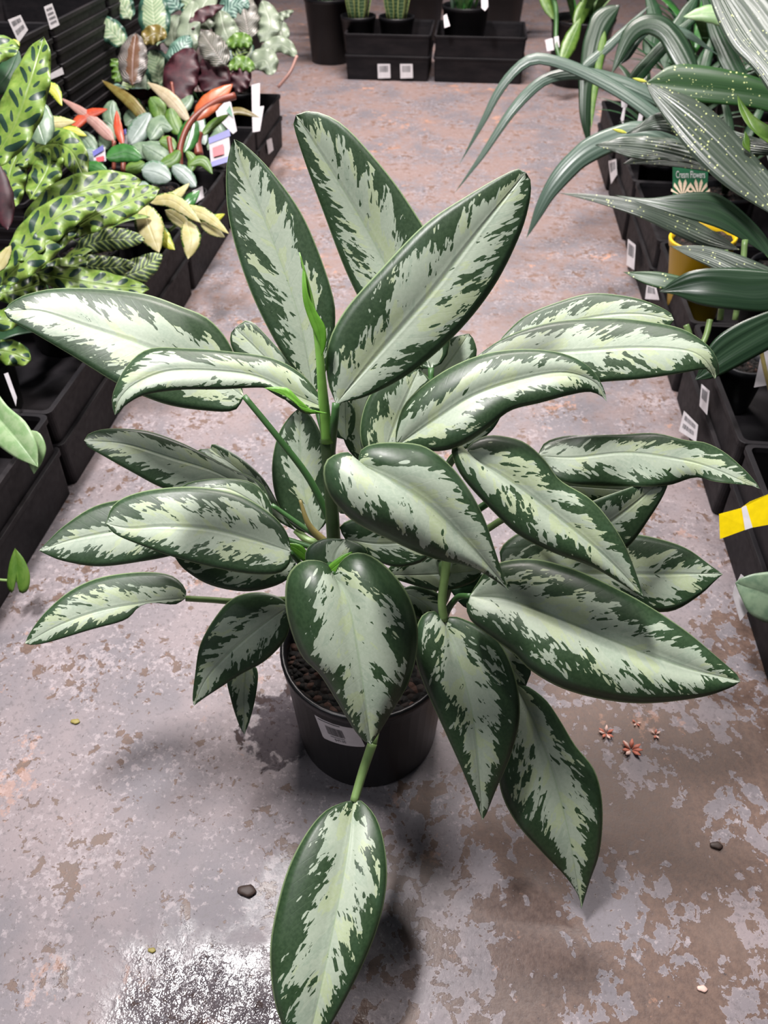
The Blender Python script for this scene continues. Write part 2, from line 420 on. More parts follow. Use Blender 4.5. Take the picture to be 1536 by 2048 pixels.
def finish_leaf(parent, name, vs, fs, lu, lc, mat, bmat, petiole=None, prad=6, pmat=None, label=None, toward=None, thick=.0006):
    V = np.array(vs)
    tot = 0
    for f in fs:
        a, b, c_, d_ = (V[j] for j in f); n = np.cross(c_-a, d_-b)
        ref = (toward-a) if toward is not None else np.array([0, 0, 1.0]); tot += n@ref
    if tot < 0: fs = [tuple(reversed(f)) for f in fs]
    me = mesh(name, vs, fs)
    A = me.attributes.new('lu', 'FLOAT_VECTOR', 'POINT'); A.data.foreach_set('vector', np.array(lu, dtype=np.float32).ravel())
    A = me.attributes.new('lc', 'FLOAT_VECTOR', 'POINT'); A.data.foreach_set('vector', np.array(lc, dtype=np.float32).ravel())
    o = mkobj(name, me, [mat, bmat], parent, vs[0])
    sm = o.modifiers.new('thickness', 'SOLIDIFY'); sm.thickness = thick; sm.material_offset = 1; sm.offset = -1
    if label: o['label'] = label
    if petiole: tube_px('petiole', petiole, prad, pmat or PET, o)
    return o
def sl(parent, mid, w, mat, bmat=None, shape='lance', name='leaf', g=(.2, .2), wave=0, wn=6, nv=22, nu=4, **k):
    """leaf whose outline follows from its midrib and greatest half width"""
    P = cr(mid, 14); Ls, Rs = [], []
    for i in range(1, 13):
        v = i/13; t = P[i+1]-P[i-1]; n = np.array([-t[1], t[0]]); n = n/(np.linalg.norm(n)+1e-9)
        if shape == 'lance': f = math.sin(math.pi*v**.85)**.8
        elif shape == 'oval': f = math.sin(math.pi*v**.9)**.55
        elif shape == 'heart': f = math.sin(math.pi*min(1, v**.55))**.75
        elif shape == 'strap': f = min(1, v*5+.35)*(1-v**3.0)
        ww = w*f*(1+.04*math.sin(i*2.3+w))
        Ls.append(tuple(P[i][:2]-n*ww)); Rs.append(tuple(P[i][:2]+n*ww))
    return leaf(parent, name, mid, Ls, Rs, mat, bmat or GRB, g=g, wave=wave, wn=wn, nv=nv, nu=nu, **k)
def wleaf(parent, base, az, elev, length, w, mat, bmat=None, droop=1.2, shape='lance', name='leaf', nv=14, nu=3, roll=0, stalk=0, smat=None, fold=.15):
    """leaf laid out in room space: leaves the base at an azimuth/elevation and arches over"""
    SEED[0] += 1.37; sd = SEED[0]; base = np.array(base, float)
    e = elev; p = base.copy(); hd = np.array([math.cos(az), math.sin(az), 0]); sd_ = np.array([-math.sin(az), math.cos(az), 0])
    if stalk:
        q = p+stalk*(hd*math.cos(e)+np.array([0, 0, math.sin(e)]))
        st = (p.copy(), q.copy()); p = q
    vs, lu, lc = [], [], []; st_len = length/(nv-1)
    ks = [-1+i/nu for i in range(nu)]+[0]+[(i+1)/nu for i in range(nu)]
    for i in range(nv):
        v = i/(nv-1)
        if shape == 'lance': f = math.sin(math.pi*min(.999, max(.01, v))**.85)**.8
        elif shape == 'oval': f = math.sin(math.pi*min(.997, max(.01, v))**.9)**.55
        else: f = min(1, v*3+.5)*(1-v**3.0)+.01
        t = hd*math.cos(e)+np.array([0, 0, math.sin(e)]); n = np.cross(t, sd_)
        wd_ = sd_*math.cos(roll)+n*math.sin(roll)
        for s in ks:
            vs.append(p+wd_*s*w*f-n*fold*abs(s)*w*f); lu.append((s, v, .5)); lc.append((s*w*f, v*length, sd))
        p = p+t*st_len; e -= droop/(nv-1)
    ww = 2*nu+1
    fs = [(i*ww+k, i*ww+k+1, (i+1)*ww+k+1, (i+1)*ww+k) for i in range(nv-1) for k in range(ww-1)]
    o = finish_leaf(parent, name, vs, fs, lu, lc, mat, bmat or GRB)
    if stalk: mkobj('petiole', tube_mesh('petiole', [st[0], (st[0]+st[1])/2, st[1]], [.0025, .0018], 6), smat or PET, o, st[0])
    return o

# ------------------------------------------------------------------ structure
def boxmesh(name, x0, x1, y0, y1, z0, z1):
    v = [(x, y, z) for z in (z0, z1) for y in (y0, y1) for x in (x0, x1)]
    return mesh(name, v, [(0, 2, 3, 1), (4, 5, 7, 6), (0, 1, 5, 4), (2, 6, 7, 3), (0, 4, 6, 2), (1, 3, 7, 5)])
tag(mkobj('floor', boxmesh('floor', -5, 5, -2.5, 9, -.05, 0), FLOOR, smooth=False), kind='structure')
tag(mkobj('wall_back', boxmesh('wall_back', -5, 5, 9, 9.1, 0, 3.6), plain('dark_wall', (.05, .045, .045), .8), smooth=False), kind='structure')

# ------------------------------------------------------------------ pots and trays
def pot(parent, cx, cy, z0, R, h, mat, base=.8, soil=True, name='pot', soilz=.88, rimh=.02):
    rb = R*base; t = .004
    prof = [(rb*.96, 0), (rb, .004), (rb+(R-rb)*.9, h-rimh), (R+.001, h-rimh), (R+.003, h-.003), (R+.001, h), (R-t, h-.001), (R-t-.002, h-rimh),
            (rb-t, .01), (rb*.5, .008)]
    o = mkobj(name, lathe(name, prof, cx, cy, z0), mat, parent, (cx, cy, z0))
    if soil:
        rs = rb+(R-rb)*soilz-.003; n = 28; vs = [(cx, cy, z0+h*soilz+.004)]; fs = []
        for j in range(1, 8):
            for k in range(n):
                a = 2*math.pi*k/n; r = rs*j/7
                vs.append((cx+r*math.cos(a), cy+r*math.sin(a), z0+h*soilz+random.uniform(-.004, .005)))
        for k in range(n): fs.append((0, 1+k, 1+(k+1) % n))
        for j in range(6):
            for k in range(n): fs.append((1+j*n+k, 1+(j+1)*n+k, 1+(j+1)*n+(k+1) % n, 1+j*n+(k+1) % n))
        s = mkobj('soil', mesh('soil', vs, fs), SOIL, parent, (cx, cy, z0+h*soilz))
    return o
def tray(cx, cy, z0, lx, ly, label, group, h=.12, marks=None):
    """open nursery tray, lip on top; lx across the aisle, ly along it"""
    def ring(hx, hy, r, z):
        pts = []
        for sx, sy, a0 in ((1, 1, 0), (-1, 1, 90), (-1, -1, 180), (1, -1, 270)):
            for k in range(5):
                a = math.radians(a0+k*22.5); pts.append((cx+sx*(hx-r)+r*math.cos(a), cy+sy*(hy-r)+r*math.sin(a), z))
        return pts
    hx, hy = lx/2, ly/2
    prof = [(-.010, .012, 0), (-.008, .013, .003), (-.003, .014, h-.012), (.0015, .016, h-.012), (.0022, .016, h-.001), (.001, .015, h), (-.008, .013, h), (-.010, .012, h-.010), (-.015, .011, .006)]
    vs = []; n = 20
    for off, r, z in prof: vs += ring(hx+off, hy+off, r, z0+z)
    fs = [(i*n+k, i*n+(k+1) % n, (i+1)*n+(k+1) % n, (i+1)*n+k) for i in range(len(prof)-1) for k in range(n)]
    fs.append(tuple(reversed(range(n)))); fs.append(tuple(range((len(prof)-1)*n, len(prof)*n)))
    o = mkobj('nursery_tray', mesh('nursery_tray', vs, fs), TRAY, None, (cx, cy, z0), smooth=False)
    tag(o, label, 'tray', group)
    return o
ORD = ['first', 'second', 'third', 'fourth', 'fifth', 'sixth', 'seventh', 'eighth', 'ninth', 'tenth', 'eleventh', 'twelfth', 'thirteenth', 'fourteenth']
LEFT = {}; RIGHT = {}
for i in range(7):
    y = 3.48-.2325-.465*i
    for lv in (0, 1):
        LEFT[i, lv] = tray(-.813-.2, y, .085*lv, .40, .46, 'black nursery tray in the left row, %s from the far end, %s of its pair' % (ORD[i], ('lower', 'upper')[lv]), 'trays in the left row')
for i in range(7):
    y = 3.53-.2325-.465*i
    for lv in (0, 1):
        RIGHT[i, lv] = tray(.553+.2+.006*i, y, .085*lv, .40, .46, 'black nursery tray in the right row, %s from the far end, %s of its pair' % (ORD[i], ('lower', 'upper')[lv]), 'trays in the right row')
for s_, y in enumerate((2.36, 2.83, 3.30)):
    for k in range(14):
        tray(-1.52, y, .038*k, .40, .46, 'empty black tray nested %s from the bottom in the %s tall stack at upper left' % (ORD[k], ('nearest', 'middle', 'farthest')[s_]), 'empty trays in the tall stacks')
REAR = {}
for s_, (x0, x1) in enumerate(((-.695, -.232), (-.212, .275))):
    for lv in (0, 1):
        REAR[s_, lv] = tray((x0+x1)/2, 4.575+.2, .1*lv, x1-x0, .40, 'black tray across the far end of the aisle, %s, %s' % (('left one holding the sword plants', 'right one holding a wide pot')[s_], ('lower', 'upper')[lv]), 'trays across the far end')

def sticker(par, corners, name='price_label', bars=2, mat=None, off=.0015):
    o = quad_card(name, corners, mat or WHT, par, .0006)
    c = [np.array(p) for p in corners]
    nn = np.cross(c[1]-c[0], c[3]-c[0]); nn = nn/np.linalg.norm(nn)
    if (CP-c[0])@nn < 0: nn = -nn
    vs, fs = [], []
    def q(u0, u1, v0, v1):
        k = len(vs)
        for u, v in ((u0, v0), (u1, v0), (u1, v1), (u0, v1)):
            vs.append(c[0]*(1-u)*(1-v)+c[1]*u*(1-v)+c[2]*u*v+c[3]*(1-u)*v+nn*.0006)
        fs.append((k, k+1, k+2, k+3))
    for b in range(bars):
        v0 = .12+b*.8/bars; hh = .45/bars
        u = .15
        while u < .85:
            wd2 = random.choice((.02, .03, .05)); q(u, u+wd2, v0, v0+hh); u += wd2+random.choice((.02, .03))
    if bars: mkobj('barcode', mesh('barcode', vs, fs), INK, o, c[0], smooth=False)
    return o
def card_px(par, pts, name, mat, th=.0008): return quad_card(name, [unp(*p) for p in pts], mat, par, th)
# labels on the faces of the aisle trays (drawn on the plane of each tray's side)
def on_x(x, y, X0):
    r = FW + RT*(x-768)/F - UP*(y-1024)/F; return CP+r*(X0/r[0])
def near_tray(p):
    c = [o for o in COL.objects if o.name.startswith('nursery_tray') and o.get('group') != 'empty trays in the tall stacks']
    lv = 1 if p[2] > .10 else 0
    return min((o for o in c if (o.location.z > .04) == bool(lv)), key=lambda o: (o.location-Vector(p)).length)
def side_sticker(tr, px, X0, bars=2):
    tr = near_tray(on_x(*px[0], X0)); sticker(tr, [on_x(a, b, X0) for a, b in px], bars=bars)
XR = .553
def rt_at(i, lv): return RIGHT[i, lv]
side_sticker(RIGHT[2, 1], [(1217, 322), (1232, 318), (1234, 350), (1222, 368)], XR-.001, 1)
side_sticker(RIGHT[3, 1], [(1256, 478), (1271, 490), (1268, 540), (1253, 530)], XR-.001, 1)
side_sticker(RIGHT[3, 1], [(1294, 568), (1312, 575), (1318, 600), (1290, 598)], XR-.001, 1)
side_sticker(RIGHT[4, 1], [(1403, 768), (1419, 782), (1414, 830), (1399, 812)], XR+.012, 1)
side_sticker(RIGHT[4, 0], [(1368, 822), (1396, 850), (1392, 884), (1358, 862)], XR+.004, 2)
def on_y(x, y, Y0):
    r = FW + RT*(x-768)/F - UP*(y-1024)/F; return CP+r*(Y0/r[1])
for a in (755, 800): sticker(REAR[0, 0], [on_y(x, y, 4.568) for x, y in ((a, 128), (a+25, 128), (a+26, 156), (a+1, 157))], bars=1)
side_sticker(LEFT[0, 1], [(533, 281), (543, 276), (547, 300), (537, 309)], -.811, 0)
XS = -1.318
STK = [o for o in COL.objects if o.get('group') == 'empty trays in the tall stacks']
def stk(s_, k): return STK[s_*14+k]
sticker(stk(0, 13), [on_x(a, b, XS) for a, b in [(16, 40), (41, 30), (56, 60), (37, 86)]])
sticker(stk(0, 13), [on_x(a, b, XS) for a, b in [(88, 14), (104, 7), (119, 50), (101, 59)]], bars=4)
sticker(stk(0, 10), [on_x(a, b, XS) for a, b in [(87, 155), (124, 135), (128, 148), (90, 164)]], bars=0)

# ------------------------------------------------------------------ the big potted plant
PX, PY = -.094, .642
hero = thing('potted_chinese_evergreen', (PX, PY, 0), 'large silver-variegated chinese evergreen in a black pot in the middle of the aisle', 'potted plant')
PH = .222; PR = .123
pot_o = pot(hero, PX, PY, 0, PR, PH, BLK, base=.92, soilz=.86, rimh=.026)
def pot_r(z): return PR*.92+(PR-PR*.92)*.9*min(1, z/(PH-.026))
def on_pot(x, y):
    r = FW + RT*(x-768)/F - UP*(y-1024)/F; t = .7
    while t < 1.6:
        p = CP+r*t
        if 0 < p[2] < PH and math.hypot(p[0]-PX, p[1]-PY) < pot_r(p[2])+.0004: return math.atan2(p[1]-PY, p[0]-PX), p[2]
        t += .0004
cn = [on_pot(628, 1425), on_pot(710, 1452), on_pot(731, 1493), on_pot(647, 1475)]
def lab(u, v, off=.0008):
    th = sum(w*c[0] for w, c in zip(((1-u)*(1-v), u*(1-v), u*v, (1-u)*v), cn))
    z = sum(w*c[1] for w, c in zip(((1-u)*(1-v), u*(1-v), u*v, (1-u)*v), cn))
    r = pot_r(z)+off; return (PX+r*math.cos(th), PY+r*math.sin(th), z)
def lab_patch(name, rects, mat, par, off):
    vs, fs = [], []
    for u0, u1, v0, v1 in rects:
        nx = max(1, int((u1-u0)*16)); k = len(vs)
        for j in range(nx+1):
            u = u0+(u1-u0)*j/nx
            for i in range(5): vs.append(lab(u, v0+(v1-v0)*i/4, off))
        fs += [(k+j*5+i, k+(j+1)*5+i, k+(j+1)*5+i+1, k+j*5+i+1) for j in range(nx) for i in range(4)]
    return mkobj(name, mesh(name, vs, fs), mat, par, vs[0])
lbl = lab_patch('price_label', [(0, 1, .04, .96), (.02, .98, 0, 1)], WHT, pot_o, .0008); lbl['label'] = 'white barcode price sticker'
bars = []; u = .22
while u < .62:
    w_ = random.choice((.008, .012, .02)); bars.append((u, u+w_, .30, .66)); u += w_+random.choice((.008, .012))
lab_patch('barcode', bars, INK, lbl, .0012)
lab_patch('small_print', [(.08, .62, .13, .16)], INK, lbl, .0012); lab_patch('small_print', [(.26, .60, .715, .735)], INK, lbl, .0012)
def text_mesh(txt):
    cu = bpy.data.curves.new('price_text', 'FONT'); cu.body = txt; o = bpy.data.objects.new('price_text', cu); COL.objects.link(o)
    bpy.context.view_layer.update()
    me = bpy.data.meshes.new_from_object(o.evaluated_get(bpy.context.evaluated_depsgraph_get()))
    bpy.data.objects.remove(o); bpy.data.curves.remove(cu); return me
def put_text(txt, fn, name, mat, par):
    me = text_mesh(txt); xs = [v.co.x for v in me.vertices]; ys = [v.co.y for v in me.vertices]
    x0, x1, y0, y1 = min(xs), max(xs), min(ys), max(ys)
    for v in me.vertices: v.co = Vector(fn((v.co.x-x0)/(x1-x0), (v.co.y-y0)/(y1-y0)))
    return mkobj(name, me, mat, par, me.vertices[0].co.copy(), smooth=False)
put_text('$49.00', lambda a, b: lab(.34+.26*a, .90-.12*b, .0013), 'price_text', INK, lbl)

D = math.radians
def sp(z, r=0, a=0): return (PX+r*math.cos(a), PY+r*math.sin(a), z)
def cane(top, base, r0, r1, mid=None, mat=None):
    t = unp(*top); b = np.array(base); m_ = unp(*mid) if mid else b*.45+t*.55+np.array([0, 0, .01])
    mkobj('cane', tube_mesh('cane', [b, m_, t], [r0, r0*.9, r1], 12), mat or CANE, hero, b)
cane((668, 1085, .93), sp(.18, .03, 2.6), .011, .009)
cane((655, 880, .82), unp(668, 1088, .935), .009, .0085, (662, 985, .88))
cane((888, 1130, .93), sp(.18, .05, .2), .010, .007, (884, 1200, .99))
cane((940, 1060, .97), sp(.18, .06, .6), .009, .006)
cane((615, 1180, .96), sp(.18, .06, 2.9), .008, .006)
cane((760, 1000, .93), sp(.18, .02, 1.2), .009, .006)
# rolled new leaf
tube_px('new_leaf_spear', [(655, 885, .815), (645, 780, .79), (637, 690, .775), (622, 600, .765), (608, 540, .758), (599, 505, .755)], [13, 11, 9, 7, 5, 1], plain('fresh_green_spear', (.16, .34, .06), .35), hero, 12)
def LF(mid, L, R, **k): return leaf(hero, 'leaf', mid, L, R, **k)
LF([(643, 715, .772), (640, 670, .766), (622, 620, .76), (610, 575, .755), (606, 535, .755)], [(640, 690), (622, 650), (607, 605), (604, 560)], [(652, 690), (651, 655), (634, 625), (617, 590), (611, 548)], mat=FOLD, bmat=FOLD, nv=20, nu=3, label='bright green edge of the rolled new leaf')
# upright leaves
LF([(628, 790, .86), (600, 640, .85), (545, 480, .84), (495, 360, .83), (468, 278, .82)],
   [(610, 765), (560, 700), (500, 580), (460, 450), (452, 350), (462, 290)], [(655, 735), (670, 655), (663, 580), (610, 440), (545, 345), (490, 290)],
   pw=.56, g=(-.15, .1), petiole=[(628, 788, .86), (638, 830, .86), (652, 880, .85)], prad=[6, 7])
LF([(862, 738, .93), (800, 590, .93), (740, 470, .92), (665, 345, .90), (592, 230, .88)],
   [(825, 728), (745, 640), (695, 550), (645, 420), (605, 310), (586, 245)], [(893, 715), (900, 640), (875, 510), (810, 395), (740, 305), (680, 245), (625, 222)],
   pw=.60, g=(.1, -.15), petiole=[(862, 736, .93), (861, 790, .93), (850, 900, .93), (800, 1000, .935)], prad=[6, 8])
LF([(672, 808, .79), (760, 705, .79), (860, 590, .785), (960, 460, .78), (1052, 345, .775)],
   [(655, 760), (656, 690), (690, 620), (760, 540), (850, 448), (940, 388), (1010, 348), (1040, 337)], [(740, 790), (830, 740), (920, 660), (990, 570), (1040, 470), (1060, 400), (1061, 360)],
   pw=.60, g=(-.15, .15), nv=38, petiole=[(672, 806, .79), (668, 850, .80), (660, 920, .84)], prad=[8, 10])
# left side
LF([(488, 793, .88), (400, 735, .87), (300, 695, .85), (180, 655, .84), (80, 622, .83), (8, 622, .83)],
   [(465, 700), (420, 640), (360, 612), (290, 588), (200, 577), (110, 577), (50, 590), (18, 608)], [(470, 820), (420, 822), (330, 808), (240, 770), (150, 715), (60, 662), (20, 640)],
   pw=.62, g=(.45, -.3), nv=38, petiole=[(488, 792, .88), (560, 880, .885), (620, 960, .90), (660, 1045, .92), (668, 1090, .93)], prad=[6, 8])
LF([(655, 818, .80), (590, 790, .79), (520, 755, .78), (440, 742, .77), (340, 742, .76), (270, 768, .755), (238, 800, .755), (230, 830, .76)],
   [(640, 790), (600, 745), (540, 715), (450, 702), (380, 697), (300, 697), (255, 730), (228, 780), (224, 810)], [(615, 829), (585, 812), (560, 792), (530, 776), (440, 779), (360, 780), (290, 790), (252, 810), (238, 826)],
   pw=.66, g=(.5, -.2), nv=38, c=.4)
LF([(528, 776, .775), (565, 788, .775), (600, 812, .78), (655, 826, .79)], [(545, 774), (575, 776), (600, 800), (630, 824)], [(550, 784), (585, 800), (612, 826)], mat=FOLD, bmat=FOLD, nv=14, nu=2, label='bright green folded edge of a leaf')
LF([(545, 1012, .93), (440, 948, .92), (340, 915, .91), (250, 888, .90), (168, 881, .90)],
   [(520, 965), (460, 935), (400, 903), (350, 880), (290, 861), (220, 857), (180, 866)], [(470, 1000), (400, 992), (330, 978), (260, 942), (200, 908), (175, 893)],
   pw=.70, g=(.4, -.2), petiole=[(543, 1010, .93), (600, 1050, .94), (660, 1090, .945)], prad=[5, 6])
LF([(546, 1036, .905), (500, 1000, .90), (440, 975, .895), (350, 995, .89)], [(540, 1005), (510, 968), (455, 957), (385, 963), (355, 980)], [(520, 1040), (460, 1030), (400, 1010)], pw=.5, g=(.5, -.2), nv=20)
LF([(592, 1062, .97), (545, 1005, .98), (490, 950, .99), (420, 897, 1.0)], [(560, 1045), (500, 1010), (440, 955), (392, 905)], [(572, 1040), (555, 1005), (525, 955), (480, 915), (430, 888)],
   pw=.74, petiole=[(592, 1060, .97), (618, 1082, .965), (655, 1088, .955), (668, 1095, .95)], prad=[8, 9], pmat=PETL)
LF([(582, 1103, .875), (500, 1078, .87), (420, 1058, .865), (330, 1053, .86), (260, 1057, .86), (212, 1047, .86)],
   [(575, 1068), (545, 1030), (480, 990), (400, 974), (320, 977), (260, 990), (225, 1012)], [(578, 1130), (555, 1147), (500, 1148), (430, 1136), (350, 1115), (280, 1090), (230, 1068)],
   pw=.56, g=(.3, -.2), nv=36, petiole=[(580, 1103, .876), (608, 1135, .90), (640, 1160, .93)], prad=[5, 7])
LF([(430, 1055, .93), (340, 1052, .925), (250, 1060, .92), (150, 1078, .915), (78, 1101, .91)],
   [(410, 1010), (340, 1002), (260, 998), (190, 1012), (130, 1050), (98, 1080)], [(410, 1095), (350, 1110), (290, 1122), (200, 1133), (130, 1123), (95, 1110)], pw=.52, g=(.35, -.2), petiole=[(430, 1055, .93), (540, 1070, .95), (640, 1100, .95)], prad=[5, 6])
LF([(592, 1125, .93), (480, 1130, .92), (345, 1106, .91)], [(560, 1090), (460, 1085), (380, 1092)], [(585, 1150), (550, 1172), (490, 1183), (420, 1170), (370, 1140), (350, 1115)], pw=.45, g=(.3, -.1), nv=24)
LF([(372, 1196, 1.04), (290, 1206, 1.035), (200, 1222, 1.03), (120, 1250, 1.02), (50, 1287, 1.02)],
   [(370, 1175), (340, 1150), (280, 1144), (200, 1155), (140, 1182), (90, 1225), (60, 1265)], [(350, 1209), (305, 1206), (278, 1214), (250, 1240), (180, 1260), (100, 1284), (65, 1290)],
   pw=.60, g=(.3, -.2), petiole=[(372, 1197, 1.04), (425, 1200, 1.04), (475, 1203, 1.035), (590, 1200, 1.0), (625, 1215, .99)], prad=[6, 7], pmat=PETL)
LF([(576, 1214, .985), (510, 1262, .985), (450, 1315, .985), (410, 1362, .985), (388, 1412, .99)],
   [(562, 1196), (520, 1184), (468, 1195), (430, 1235), (400, 1290), (390, 1350), (385, 1395)], [(581, 1240), (570, 1280), (530, 1322), (480, 1350), (430, 1382), (400, 1402)], pw=.50, g=(.1, .1), petiole=[(575, 1214, .985), (605, 1200, .98), (640, 1195, .97)], prad=[5, 6])
LF([(492, 1320, 1.06), (488, 1400, 1.05), (489, 1469, 1.05)], [(455, 1350), (462, 1400), (478, 1450)], [(515, 1340), (512, 1390), (500, 1440)], pw=.5, nv=18)
# front centre
LF([(668, 1152, .88), (698, 1210, .865), (715, 1300, .86), (730, 1400, .865), (742, 1489, .88)],
   [(655, 1128), (630, 1120), (600, 1124), (576, 1150), (570, 1195), (577, 1245), (602, 1310), (640, 1350), (672, 1400), (710, 1462), (733, 1486)],
   [(680, 1125), (705, 1106), (740, 1110), (782, 1142), (818, 1192), (835, 1250), (833, 1310), (815, 1370), (785, 1422), (757, 1468)],
   pw=.60, nv=38, c=.5, g=(.05, .1), petiole=[(668, 1150, .882), (660, 1130, .90), (662, 1110, .92)], prad=[7, 9])
LF([(668, 1148, .90), (670, 1110, .90), (690, 1078, .905)], [(630, 1140), (610, 1118), (618, 1092), (650, 1077)], [(700, 1128), (735, 1108), (725, 1090)], pw=.40, nv=16)
LF([(652, 1148, .885), (680, 1125, .88), (705, 1103, .88)], [(658, 1130), (685, 1110)], [(672, 1148), (695, 1135), (702, 1118)], mat=FOLD, bmat=FOLD, nv=12, nu=2, label='bright green folded edge of a leaf')
LF([(564, 1090, .90), (590, 1095, .90), (625, 1122, .905)], [(580, 1086), (605, 1092)], [(580, 1102), (605, 1122)], mat=FOLD, bmat=FOLD, nv=12, nu=2, label='bright green folded edge of a leaf')
LF([(716, 926, .765), (790, 965, .755), (860, 1012, .755), (930, 1080, .765), (975, 1130, .775), (1018, 1181, .79)],
   [(700, 905), (672, 908), (650, 925), (648, 960), (665, 1000), (710, 1045), (790, 1085), (860, 1115), (940, 1135), (985, 1158)],
   [(722, 900), (750, 887), (800, 885), (850, 893), (900, 930), (940, 982), (970, 1040), (990, 1100), (1008, 1155)],
   pw=.62, nv=38, c=.5, g=(-.05, .2), petiole=[(716, 926, .766), (700, 960, .79), (685, 1020, .86)], prad=[8, 9])
LF([(930, 906, .80), (1020, 962, .80), (1110, 1030, .80), (1190, 1095, .80), (1245, 1147, .805), (1286, 1192, .81)],
   [(940, 888), (970, 872), (1005, 872), (1050, 885), (1090, 920), (1120, 960), (1180, 997), (1220, 1042), (1250, 1090), (1270, 1140), (1283, 1180)],
   [(912, 880), (903, 905), (925, 955), (985, 1022), (1040, 1072), (1110, 1107), (1180, 1132), (1240, 1166), (1275, 1189)],
   pw=.58, nv=38, g=(.3, -.1), c=.4, petiole=[(930, 906, .80), (905, 920, .82), (880, 980, .87), (870, 1100, .93)], prad=[7, 8])
LF([(940, 1192, .90), (1020, 1200, .885), (1130, 1240, .87), (1250, 1290, .86), (1370, 1335, .855), (1481, 1363, .85)],
   [(955, 1165), (985, 1130), (1060, 1117), (1140, 1135), (1210, 1165), (1290, 1207), (1370, 1260), (1430, 1310), (1475, 1350)],
   [(932, 1215), (945, 1245), (990, 1280), (1030, 1310), (1060, 1340), (1120, 1375), (1200, 1398), (1290, 1407), (1400, 1395), (1460, 1376)],
   pw=.62, nv=40, g=(.25, -.1), c=.4, petiole=[(940, 1192, .90), (915, 1195, .93), (893, 1225, .96), (885, 1260, 1.0)], prad=[6, 8])
# right side
LF([(1005, 1135, .96), (1120, 1145, .955), (1250, 1148, .95), (1350, 1148, .95), (1446, 1148, .95)],
   [(1000, 1100), (1030, 1070), (1080, 1052), (1150, 1055), (1220, 1062), (1300, 1073), (1370, 1095), (1420, 1130)], [(1020, 1165), (1080, 1195), (1180, 1215), (1280, 1222), (1345, 1222), (1400, 1190), (1430, 1162)], pw=.46, g=(.3, -.1), nv=34)
LF([(1150, 1085, .90), (1220, 1045, .89), (1290, 990, .885), (1342, 935, .88)], [(1130, 1030), (1190, 1000), (1260, 975), (1322, 952)], [(1200, 1125), (1255, 1095), (1300, 1035), (1332, 980)], pw=.45, g=(-.2, .2), nv=24,
   petiole=[(1150, 1085, .90), (1060, 1030, .93), (1015, 1035, .94), (975, 1058, .95), (900, 1110, .97)], prad=[6, 8], pmat=PETL)
LF([(1060, 965, .95), (1180, 975, .94), (1320, 985, .93)], [(1100, 950), (1200, 955)], [(1110, 985), (1180, 1002), (1260, 998)], pw=.85, nv=16, petiole=[(1060, 965, .95), (985, 1000, .955), (900, 1060, .96)], prad=[7, 8])
LF([(1075, 912, .90), (1150, 915, .895), (1250, 905, .89), (1340, 915, .885), (1420, 935, .88), (1520, 978, .875)],
   [(1090, 885), (1130, 872), (1180, 870), (1240, 869), (1310, 866), (1370, 880), (1410, 885), (1450, 905), (1490, 940), (1512, 965)],
   [(1095, 942), (1130, 965), (1200, 972), (1290, 973), (1340, 970), (1390, 955), (1430, 963), (1480, 969), (1505, 973)], pw=.58, g=(.4, -.1), nv=38, wave=.006, wn=3)
LF([(950, 715, .87), (1050, 708, .865), (1160, 702, .86), (1270, 695, .855), (1370, 700, .85), (1412, 722, .85), (1430, 758, .86)],
   [(1000, 680), (1060, 655), (1130, 640), (1230, 636), (1310, 645), (1370, 660), (1415, 690), (1435, 720), (1438, 748)], [(1000, 745), (1080, 765), (1150, 768), (1215, 763), (1290, 757), (1370, 745), (1410, 738), (1422, 748)], pw=.66, g=(.45, -.2), nv=38)
LF([(792, 893, .82), (870, 840, .80), (950, 790, .79), (1050, 757, .785), (1130, 745, .78), (1190, 765, .785), (1213, 802, .79)],
   [(792, 860), (808, 810), (850, 768), (910, 730), (980, 705), (1060, 698), (1130, 708), (1180, 735), (1207, 775)], [(840, 900), (885, 902), (930, 888), (975, 858), (1020, 822), (1080, 806), (1140, 790), (1180, 784), (1205, 794)], pw=.56, g=(.3, -.2), nv=38, c=.4,
   petiole=[(792, 893, .82), (775, 930, .85), (765, 1000, .90)], prad=[7, 8])
LF([(990, 695, .95), (1100, 655, .95), (1200, 632, .945), (1280, 628, .94), (1348, 640, .94)], [(1010, 668), (1050, 632), (1110, 606), (1180, 587), (1250, 592), (1300, 605), (1340, 625)], [(1080, 700), (1190, 690), (1290, 672), (1335, 655)], pw=.60, g=(.4, -.1), nv=30, petiole=[(990, 695, .95), (930, 770, .96), (870, 900, .97)], prad=[5, 7])
LF([(815, 860, .97), (862, 775, .97), (905, 718, .97), (938, 667, .97)], [(790, 800), (835, 725), (895, 678)], [(860, 855), (920, 780), (952, 715), (949, 682)], pw=.80, nv=22)
LF([(770, 905, .89), (790, 850, .89), (815, 790, .885), (838, 738, .885)], [(730, 900), (720, 860), (730, 810), (752, 775), (790, 748)], [(825, 890), (860, 830), (865, 770)], pw=.5, nv=22)
LF([(730, 930, .96), (720, 870, .96), (735, 800, .96), (762, 750, .96)], [(700, 905), (684, 860), (700, 800), (730, 760)], [(760, 900), (770, 830), (780, 780)], pw=.62, nv=18)
LF([(692, 880, .93), (690, 840, .93), (690, 795, .93)], [(668, 870), (664, 830)], [(708, 860), (710, 820)], pw=.45, nv=14)
LF([(612, 805, .94), (540, 725, .94), (470, 656, .94)], [(570, 800), (510, 760), (468, 705), (460, 672)], [(610, 760), (550, 690), (500, 642)], pw=.70, nv=20)
LF([(632, 1068, .96), (612, 1000, .96), (602, 920, .96), (600, 815, .96)], [(600, 1062), (570, 1035), (550, 990), (544, 930), (556, 870), (580, 832)], [(655, 1040), (668, 980), (655, 900), (625, 835)], pw=.46, nv=28)
